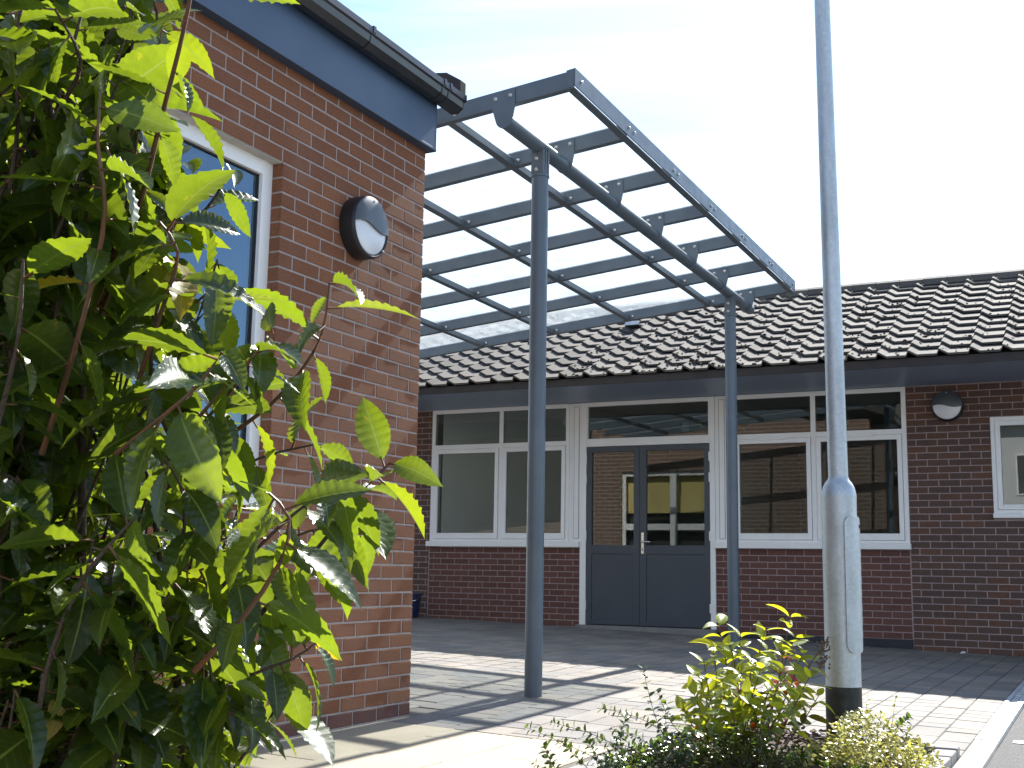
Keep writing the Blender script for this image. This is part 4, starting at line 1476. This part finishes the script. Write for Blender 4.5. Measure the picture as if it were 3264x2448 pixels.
class LeafMass:
    def __init__(self):
        self.v, self.f, self.m, self.uv = [], [], [], []

    def add(self, data, mt):
        v, f, mi, uv = data
        n = len(self.v)
        self.v += [tuple(mt @ Vector(q)) for q in v]
        self.f += [[i + n for i in q] for q in f]
        self.m += mi
        self.uv += uv

    def obj(self, name, mats, parent, kind='stuff'):
        if not self.v: return None
        mb = MB(); mb.v, mb.f, mb.m, mb.uv = self.v, self.f, self.m, self.uv
        me = mb.mesh(name, mats)
        me.polygons.foreach_set('use_smooth', [True] * len(me.polygons))
        o = link(name, me, parent)
        o['kind'] = kind
        return o


def leaf_frame(p, d, nrm, roll=0.0):
    d = d.normalized()
    y = nrm.cross(d)
    if y.length < 1e-3: y = Vector((0, 1, 0)).cross(d)
    y.normalize()
    z = d.cross(y)
    m = Matrix(((d.x, y.x, z.x, p.x), (d.y, y.y, z.y, p.y), (d.z, y.z, z.z, p.z), (0, 0, 0, 1)))
    return m @ Matrix.Rotation(roll, 4, 'X')


def polyline(pts, t):
    n = len(pts) - 1
    s = min(int(t * n), n - 1)
    u = t * n - s
    p0, p1, p2, p3 = pts[max(s - 1, 0)], pts[s], pts[s + 1], pts[min(s + 2, n)]
    return 0.5 * ((2 * p1) + (-p0 + p2) * u + (2 * p0 - 5 * p1 + 4 * p2 - p3) * u * u + (-p0 + 3 * p1 - 3 * p2 + p3) * u ** 3)


def stem_len(pts):
    return sum((pts[i + 1] - pts[i]).length for i in range(len(pts) - 1))


# ---- the big laurel-leaved bush in front
rng = random.Random(21)
bush = empty('laurel_bush', (2.15, -4.45, -0.06)); WORLD_LOC[bush.name] = Vector(bush.location)
tag(bush, 'large glossy green wavy-leaved bush filling the left foreground', 'bush')
VAR = [leaf_mesh_data(1.0, w, s, wave=wv, fold=fo, droop=dr_, twist=tw_) for (w, s, wv, fo, dr_, tw_) in (
    (0.45, 1, 0.040, 0.12, 0.16, 0.2), (0.46, 2, 0.035, 0.22, 0.28, -0.25), (0.41, 3, 0.055, 0.28, 0.20, 0.45), (0.50, 4, 0.03, 0.10, 0.08, 0.0),
    (0.43, 5, 0.055, 0.35, 0.36, -0.5), (0.47, 6, 0.045, 0.18, 0.42, 0.3), (0.39, 7, 0.060, 0.45, 0.18, 0.1), (0.52, 8, 0.03, 0.16, 0.2, 0.15))]
VMESH = [mesh_from(dd, 'leaf', [M['laurel'], M['stem_red']]) for dd in VAR]
VOLD = [mesh_from(dd, 'leaf', [M['laurel_old'], M['stem_red']]) for dd in VAR[4:7]]
leaves = []            # (matrix, variant, scale)


def sprig(pts, r0, r1, t0, nleaf, Lm, stem_mat=None, tip=True, spread=1.0, kids=0):
    """a stem with leaves set alternately round it"""
    pts = [Vector(p) for p in pts]
    n = max(6, int(stem_len(pts) / 0.035))
    path_ = [polyline(pts, i / n) for i in range(n + 1)]
    rad = [0.78 * (r0 + (r1 - r0) * i / n) for i in range(n + 1)]
    sm = MB(); sm.tube(path_, rad, 7)
    sm.obj('stem', stem_mat or M['bark'], bush, smooth=True)
    ang = rng.uniform(0, 6.28)
    for k in range(nleaf):
        t = t0 + (1 - t0) * (k + rng.uniform(-0.25, 0.25)) / max(1, nleaf - 1)
        t = min(max(t, 0.02), 0.995)
        p = polyline(pts, t)
        tg = (polyline(pts, min(1, t + 0.03)) - polyline(pts, max(0, t - 0.03))).normalized()
        ang += 2.4 + rng.uniform(-0.35, 0.35)
        a = tg.cross(Vector((0.3, 0.2, 0.9))).normalized()
        b_ = tg.cross(a)
        rd = a * math.cos(ang) + b_ * math.sin(ang)
        # blades hang outwards from the stem, their upper face turned out and up
        dl = rng.triangular(-0.35, 1.35, 0.55)
        up = rng.uniform(0.1, 0.5) * (0.5 + 0.9 * t)
        d = (rd * math.cos(dl) + tg * up - Vector((0, 0, math.sin(dl)))).normalized()
        nrm = rd * math.sin(dl) + Vector((0, 0, math.cos(dl))) + Vector((rng.uniform(-.45, .45), rng.uniform(-.45, .45), rng.uniform(-.2, .2)))
        L = Lm * 1.30 * rng.choice((rng.uniform(0.5, 0.8), rng.uniform(0.8, 1.2), rng.uniform(0.85, 1.25))) * (0.8 if t > 0.92 else 1.0)
        leaves.append((leaf_frame(p, d, nrm, rng.uniform(-0.6, 0.6)) @ Matrix.Scale(L, 4), rng.randrange(len(VAR))))


# stems one can follow in the picture: column, row, distance
S = [
    ([(180, 780, 1.75), (290, 480, 1.62), (350, 250, 1.55), (400, 50, 1.5), (430, -120, 1.46)], .0055, .0028, .10, 13, .088, 'stem_red'),
    ([(90, 980, 1.55), (165, 740, 1.50), (225, 480, 1.47), (212, 320, 1.45), (216, 200, 1.45)], .0052, .0022, .12, 12, .085, 'stem_red'),
    ([(130, 620, 1.85), (125, 340, 1.8), (90, 160, 1.78), (30, 10, 1.75), (-10, -120, 1.75)], .0060, .0035, .05, 14, .09, 'bark'),
    ([(250, 640, 1.9), (380, 510, 1.82), (455, 440, 1.78), (496, 365, 1.76)], .0045, .0020, .25, 9, .085, 'bark'),
    ([(300, 820, 1.6), (360, 640, 1.56), (385, 545, 1.54), (345, 480, 1.53)], .0045, .0022, .2, 7, .09, 'stem_red'),
    ([(330, 1080, 1.85), (470, 960, 1.8), (600, 860, 1.78), (690, 735, 1.77), (712, 610, 1.78)], .0055, .0020, .15, 15, .085, 'stem_red'),
    ([(420, 1480, 1.8), (560, 1330, 1.76), (690, 1180, 1.75), (780, 1065, 1.76), (842, 1000, 1.78)], .0060, .0022, .12, 15, .09, 'bark'),
    ([(420, 1450, 1.55), (520, 1340, 1.52), (605, 1215, 1.50), (625, 1120, 1.5), (580, 1065, 1.5)], .0055, .0022, .25, 10, .09, 'stem_red'),
    ([(330, 1560, 1.7), (450, 1500, 1.68), (560, 1450, 1.67), (640, 1420, 1.68), (690, 1380, 1.70)], .0045, .0018, .2, 12, .08, 'bark'),
    ([(330, 1180, 2.0), (440, 1060, 1.98), (560, 990, 1.97), (680, 960, 1.98)], .0045, .0020, .2, 10, .085, 'bark'),
    ([(250, 980, 1.5), (350, 900, 1.47), (430, 830, 1.46), (480, 760, 1.46)], .0040, .0020, .2, 8, .085, 'stem_red'),
    ([(430, 1780, 1.75), (520, 1640, 1.74), (590, 1540, 1.74), (610, 1490, 1.75)], .0045, .0020, .1, 8, .08, 'bark'),
    ([(-60, 1100, 1.45), (0, 900, 1.42), (40, 720, 1.40), (50, 560, 1.4)], .0050, .0022, .1, 10, .09, 'bark'),
    ([(60, 1700, 1.5), (100, 1450, 1.48), (180, 1250, 1.46), (290, 1120, 1.45)], .0055, .0022, .1, 12, .09, 'bark'),
    ([(200, 1800, 1.6), (260, 1600, 1.58), (300, 1400, 1.56), (380, 1260, 1.56)], .0050, .0022, .1, 12, .085, 'bark'),
    ([(-40, 500, 1.6), (60, 300, 1.58), (150, 120, 1.58), (190, -40, 1.58)], .0050, .0024, .1, 12, .085, 'bark'),
    ([(60, 420, 1.9), (180, 260, 1.9), (260, 110, 1.92), (300, -60, 1.95)], .0045, .0022, .1, 11, .085, 'bark'),
    ([(250, 1000, 2.05), (350, 820, 2.05), (420, 700, 2.06), (500, 620, 2.08)], .0045, .0020, .15, 9, .08, 'bark'),
    ([(380, 1000, 1.66), (450, 900, 1.64), (520, 820, 1.63), (560, 740, 1.63)], .0040, .0020, .2, 8, .08, 'stem_red'),
    ([(480, 1250, 1.9), (590, 1180, 1.9), (700, 1140, 1.9), (800, 1150, 1.92)], .0040, .0018, .2, 9, .08, 'stem_red'),
    ([(150, 800, 1.7), (230, 600, 1.66), (280, 420, 1.64), (300, 260, 1.63)], .0045, .0020, .1, 12, .088, 'stem_red'),
    ([(260, 760, 1.8), (320, 600, 1.78), (380, 480, 1.77), (420, 380, 1.77)], .0045, .0020, .1, 11, .085, 'bark'),
    ([(100, 560, 1.6), (160, 420, 1.57), (200, 300, 1.55), (260, 170, 1.54)], .0045, .0020, .1, 12, .090, 'bark'),
    ([(200, 420, 1.75), (280, 300, 1.74), (330, 170, 1.73), (350, 60, 1.73)], .0040, .0020, .1, 11, .085, 'stem_red'),
    ([(300, 900, 1.7), (380, 780, 1.68), (430, 680, 1.67), (470, 560, 1.67)], .0040, .0020, .15, 10, .088, 'bark'),
    ([(350, 1000, 1.6), (430, 900, 1.58), (520, 800, 1.57), (590, 720, 1.57)], .0040, .0020, .2, 10, .088, 'stem_red'),
    ([(450, 1300, 1.65), (560, 1180, 1.63), (660, 1090, 1.62), (740, 1040, 1.62)], .0040, .0020, .2, 10, .088, 'bark'),
    ([(20, 420, 1.55), (40, 250, 1.53), (30, 100, 1.52), (60, -40, 1.52)], .0040, .0020, .1, 11, .088, 'bark'),
]
for (pl_, r0, r1, t0, nl, Lm, sm_) in S:
    sprig([at(*q) for q in pl_], r0, r1, t0, nl, Lm, M[sm_])
# main trunks rising from the ground
for (bx, by, top) in ((2.20, -4.45, (60, 500, 1.85)), (2.10, -4.40, (160, 700, 1.95)), (2.26, -4.38, (330, 1080, 1.85)), (2.05, -4.55, (-80, 300, 1.8)), (2.22, -4.5, (420, 1480, 1.8)), (2.3, -4.6, (180, 780, 1.75))):
    b0 = Vector((bx, by, -0.08)); e = at(*top)
    mid = b0.lerp(e, 0.5) + Vector((rng.uniform(-.12, .02), rng.uniform(-.02, .14), 0))
    sm = MB(); sm.tube([polyline([b0, mid, e], i / 10) for i in range(11)], [0.011 - 0.006 * i / 10 for i in range(11)], 9)
    sm.obj('trunk', M['bark'], bush, smooth=True)

# the body of the bush: shoots through its volume
edge_pts = [(-200, 360), (0, 380), (200, 330), (330, 370), (450, 410), (620, 430), (780, 470), (900, 520), (1000, 590), (1150, 570), (1300, 560), (1450, 540), (1560, 500), (1800, 470)]


def edge_x(y):
    for (y0, x0), (y1, x1) in zip(edge_pts, edge_pts[1:]):
        if y0 <= y <= y1: return x0 + (x1 - x0) * (y - y0) / (y1 - y0)
    return edge_pts[-1][1]


for k in range(640):
    yy = rng.uniform(-120, 1850)
    xe = edge_x(max(-190, min(1790, yy)))
    xx = rng.uniform(-330, xe - 60)
    if rng.random() < 0.35: xx = rng.uniform(-200, xe * 0.55)
    dd_ = rng.choice((rng.uniform(1.55, 2.1), rng.uniform(1.9, 2.7)))
    if yy < 700 and rng.random() < 0.12: continue
    p0 = at(xx - rng.uniform(-30, 60), yy + rng.uniform(120, 260), dd_ + rng.uniform(-.05, .1))
    p2 = at(xx + rng.uniform(-50, 70), yy - rng.uniform(20, 80), dd_ + rng.uniform(-.12, .06))
    p1 = p0.lerp(p2, 0.5) + Vector((rng.uniform(-.03, .03), rng.uniform(-.03, .03), rng.uniform(-.01, .03)))
    sprig([p0, p1, p2], .0042, .0020, 0.08, rng.randint(7, 10), rng.uniform(.072, .092), M['bark'])
# keep the leaves that stay within the bush outline, order by nearness
def leaf_key(q):
    v = view(q[0].translation)
    if v is None: return 1e6
    if not (-60 < v[0] < 1100 and -60 < v[1] < 1720): return 1e5
    return v[2] - v[0] * 0.0006
leaves = [q for q in leaves if q[0].translation.z > 0.02]
leaves.sort(key=leaf_key)
mass = LeafMass()
for i, (mt, vi) in enumerate(leaves):
    if i < 300:
        o = bpy.data.objects.new('leaf', VMESH[vi] if i % 83 != 40 else VOLD[vi % 3]); COL.objects.link(o); o.parent = bush
        o.matrix_local = Matrix.Translation(-WORLD_LOC[bush.name]) @ mt
    else:
        mass.add(VAR[vi], mt)
mass.obj('foliage', [M['laurel_mass'], M['stem_red']], bush)


# ---- shrubs in the planting bed
def bed_shrub(root, stems, leafdata, mats, Lm, per, pair, seed, stem_mat, lim=0, mesh_list=None, t0=0.25, spread=0.9, up=(0.3, 0.8), mname='foliage'):
    rg = random.Random(seed)
    sm = MB()
    mass = LeafMass()
    done = 0
    for pts, r0, nl in stems:
        pts = [Vector(p) for p in pts]
        n = 10
        path_ = [polyline(pts, i / n) for i in range(n + 1)]
        sm.tube(path_, [r0 * (1 - 0.7 * i / n) for i in range(n + 1)], 5)
        ang = rg.uniform(0, 6.28)
        for k in range(nl):
            t = t0 + (1 - t0) * (k + 0.5) / nl
            p = polyline(pts, t)
            tg = (polyline(pts, min(1, t + .04)) - polyline(pts, max(0, t - .04))).normalized()
            ang += math.pi / 2 if pair else 2.4
            for s in ((0, math.pi) if pair else (0,)):
                a = tg.cross(Vector((0.2, 0.1, 0.95))).normalized(); b_ = tg.cross(a)
                an = ang + s + rg.uniform(-.3, .3)
                rd = a * math.cos(an) + b_ * math.sin(an)
                d = (rd * spread + tg * rg.uniform(*up)).normalized()
                nrm = tg * 0.8 + Vector((rg.uniform(-.4, .4), rg.uniform(-.4, .4), rg.uniform(0.1, .7)))
                mt = leaf_frame(p, d, nrm, rg.uniform(-.4, .4)) @ Matrix.Scale(Lm * rg.uniform(.7, 1.2), 4)
                vi = rg.randrange(len(leafdata))
                if done < lim:
                    mm = mesh_list[rg.randrange(len(mesh_list) if t < 0.72 else len(mesh_list) - 4)]
                    o = bpy.data.objects.new('leaf', mm); COL.objects.link(o); o.parent = root
                    o.matrix_local = Matrix.Translation(-WORLD_LOC[root.name]) @ mt
                    done += 1
                else:
                    mass.add(leafdata[vi], mt)
    o = sm.obj('stems', stem_mat, root, smooth=True)
    o['kind'] = 'stuff'
    mass.obj(mname, mats, root)


def shrub_root(name, x, y, label):
    r = empty(name, (x, y, ground_z(x, y) + 0.05)); WORLD_LOC[r.name] = Vector(r.location)
    tag(r, label, 'shrub', 'shrubs in the planting bed')
    return r


rg = random.Random(5)
# upright yellow-green shrub left of the lamp post
wroot = shrub_root('flowering_shrub', 1.95, 0.02, 'upright shrub with pointed yellow-green leaves and a few red ones')
wl_data = [leaf_mesh_data(1.0, w, s, nseg=8, wave=0.04, tooth=0.02, fold=fo, droop=dr_, tipfrac=0.75, petiole=0.06) for (w, s, fo, dr_) in ((.46, 11, .2, .25), (.52, 12, .3, .4), (.42, 13, .15, .1), (.5, 14, .4, .3))]
wl_mesh = [mesh_from(d_, 'leaf', [M['weigela'], M['twig']]) for d_ in wl_data] * 3
wl_mesh += [mesh_from(wl_data[3], 'leaf', [M['weigela_red'], M['twig']]), mesh_from(wl_data[1], 'leaf', [M['weigela_red'], M['twig']]), mesh_from(wl_data[0], 'leaf', [M['weigela_dark'], M['twig']]), mesh_from(wl_data[2], 'leaf', [M['weigela_dark'], M['twig']])]
tips = [(1552, 1345, 5.35), (1520, 1425, 5.2), (1580, 1400, 5.3), (1625, 1415, 5.3), (1655, 1355, 5.45), (1708, 1325, 5.5), (1690, 1400, 5.35), (1735, 1405, 5.4), (1500, 1500, 5.1), (1560, 1470, 5.0),
        (1600, 1450, 5.1), (1645, 1440, 5.15), (1700, 1450, 5.15), (1750, 1460, 5.25), (1770, 1500, 5.3), (1540, 1390, 5.4), (1670, 1480, 5.0), (1610, 1500, 4.95), (1730, 1500, 5.05), (1475, 1530, 5.15), (1510, 1460, 5.3), (1600, 1370, 5.4), (1760, 1420, 5.45), (1660, 1400, 5.5), (1720, 1370, 5.5), (1580, 1520, 4.9), (1690, 1530, 4.9), (1530, 1550, 4.95)]
stems = []
for (px, py, dp_) in tips:
    tip = at(px, py, dp_)
    b0 = at(1590 + (px - 1590) * 0.35 + rg.uniform(-25, 25), 1635, dp_ + rg.uniform(-.05, .1))
    b0.z = max(b0.z - 0.05, ground_z(b0.x, b0.y) + 0.03)
    mid = b0.lerp(tip, 0.55) + Vector((rg.uniform(-.02, .02), rg.uniform(-.02, .02), 0.01))
    stems.append(([b0, mid, tip], 0.0045, 6))
bed_shrub(wroot, stems, wl_data, [M['weigela'], M['twig']], 0.096, 1, True, 6, M['twig'], 300, wl_mesh, t0=0.35)
# seed head: a short brown spike by the lamp post
sh_ = MB()
sp0, sp1 = at(1745, 1440, 5.3), at(1786, 1385, 5.38)
sh_.tube([sp0, sp1], 0.003, 5)
for k in range(60):
    c_ = at(1778 + rg.uniform(-14, 14), 1415 + rg.uniform(-38, 30), 5.36 + rg.uniform(-.03, .03))
    s_ = rg.uniform(.004, .008)
    sh_.add([c_ + Vector(q) * s_ for q in ((1, 0, 0), (-1, 0, 0), (0, 1, 0), (0, -1, 0), (0, 0, 1), (0, 0, -1))], [(0, 2, 4), (2, 1, 4), (1, 3, 4), (3, 0, 4), (2, 0, 5), (1, 2, 5), (3, 1, 5), (0, 3, 5)])
sh_.obj('seed_head', M['twig'], wroot)

# dark small-leaved evergreen with long arching shoots
box_data = [leaf_mesh_data(1.0, .62, 31, nseg=4, wave=0, tooth=0, fold=.25, droop=.1, petiole=0.0), leaf_mesh_data(1.0, .56, 32, nseg=4, wave=0, tooth=0, fold=.1, droop=.2, petiole=0.0)]
box_data = [(d_[0], d_[1], [0] * len(d_[1]), d_[3]) for d_ in box_data]
broot = shrub_root('evergreen_shrub', 1.85, -0.35, 'low dark shrub with tiny leaves and long arching shoots')
stems = []
for (x0, y0, x1, y1, x2, y2, dp_) in ((1420, 1660, 1290, 1590, 1190, 1560, 5.0), (1400, 1690, 1250, 1620, 1135, 1570, 4.95), (1480, 1660, 1420, 1560, 1388, 1440, 5.1), (1500, 1640, 1400, 1560, 1300, 1530, 5.1),
                                      (1330, 1720, 1260, 1650, 1210, 1600, 4.9), (1310, 1700, 1310, 1640, 1345, 1590, 4.9), (1460, 1650, 1390, 1600, 1320, 1575, 5.0), (1500, 1700, 1440, 1600, 1440, 1520, 5.0),
                                      (1880, 1640, 1930, 1580, 1965, 1550, 5.2), (1340, 1720, 1230, 1680, 1150, 1650, 4.85), (1280, 1720, 1290, 1650, 1270, 1600, 4.9), (1360, 1700, 1340, 1600, 1355, 1545, 4.95), (1450, 1680, 1380, 1620, 1280, 1600, 4.95), (1520, 1640, 1450, 1560, 1420, 1490, 5.1), (1260, 1720, 1200, 1660, 1175, 1610, 4.85), (1320, 1720, 1330, 1660, 1380, 1610, 4.9)):
    stems.append(([at(x0, y0, dp_), at(x1, y1, dp_ - .02), at(x2, y2, dp_ - .03)], 0.0024, 17))
bed_shrub(broot, stems, box_data, [M['box_leaf']], 0.034, 1, True, 8, M['twig'], t0=0.1, spread=1.0, up=(.2, .6), mname='shoot_leaves')
stems = []
for k in range(420):
    px, py = rg.uniform(1290, 1880), 0
    lo = 1530 + 110 * min(1.0, abs(px - 1620) / 330.0) ** 1.3 + rg.uniform(0, 110)
    if px > 1660: lo += 45
    dp_ = rg.uniform(4.7, 5.6)
    tip = at(px, lo, dp_)
    if tip.z < ground_z(tip.x, tip.y) + 0.04: continue
    b0 = at(px + rg.uniform(-60, 60), lo + rg.uniform(80, 150), dp_ + rg.uniform(-.1, .1)); b0.z = max(b0.z, ground_z(b0.x, b0.y) + 0.02)
    mid = b0.lerp(tip, .5) + Vector((rg.uniform(-.02, .02), rg.uniform(-.02, .02), .01))
    stems.append(([b0, mid, tip], 0.0018, 9))
bed_shrub(broot, stems, box_data, [M['box_leaf']], 0.025, 1, True, 9, M['twig'], t0=0.1, spread=1.0, up=(.2, .7))

# golden variegated shrub right of and before the lamp post
groot = shrub_root('variegated_shrub', 2.42, -0.20, 'low golden variegated shrub hugging the black base of the lamp post')
stems = []
for k in range(340):
    px = rg.uniform(1650, 2010)
    lo = 1560 + 90 * min(1.0, abs(px - 1860) / 170.0) ** 1.5 + rg.uniform(-30, 100)
    if px < 1800: lo += 30
    dp_ = rg.uniform(4.8, 5.55)
    tip = at(px, lo, dp_)
    if tip.z < ground_z(tip.x, tip.y) + 0.05: continue
    b0 = at(px + rg.uniform(-50, 50), lo + rg.uniform(60, 140), dp_ + rg.uniform(-.1, .1)); b0.z = max(b0.z, ground_z(b0.x, b0.y) + 0.02)
    stems.append(([b0, b0.lerp(tip, .5) + Vector((rg.uniform(-.02, .02), rg.uniform(-.02, .02), .01)), tip], 0.0016, 9))
for (x2, y2) in ((1875, 1500), (1935, 1505), (1860, 1530), (1905, 1540), (1948, 1560)):
    stems.append(([at(x2 - 10, 1640, 5.3), at(x2 - 8, 1570, 5.3), at(x2, y2, 5.3)], 0.0018, 11))
bed_shrub(groot, stems, box_data, [M['gold_leaf']], 0.025, 1, True, 10, M['twig'], t0=0.1, spread=1.0, up=(.2, .7))
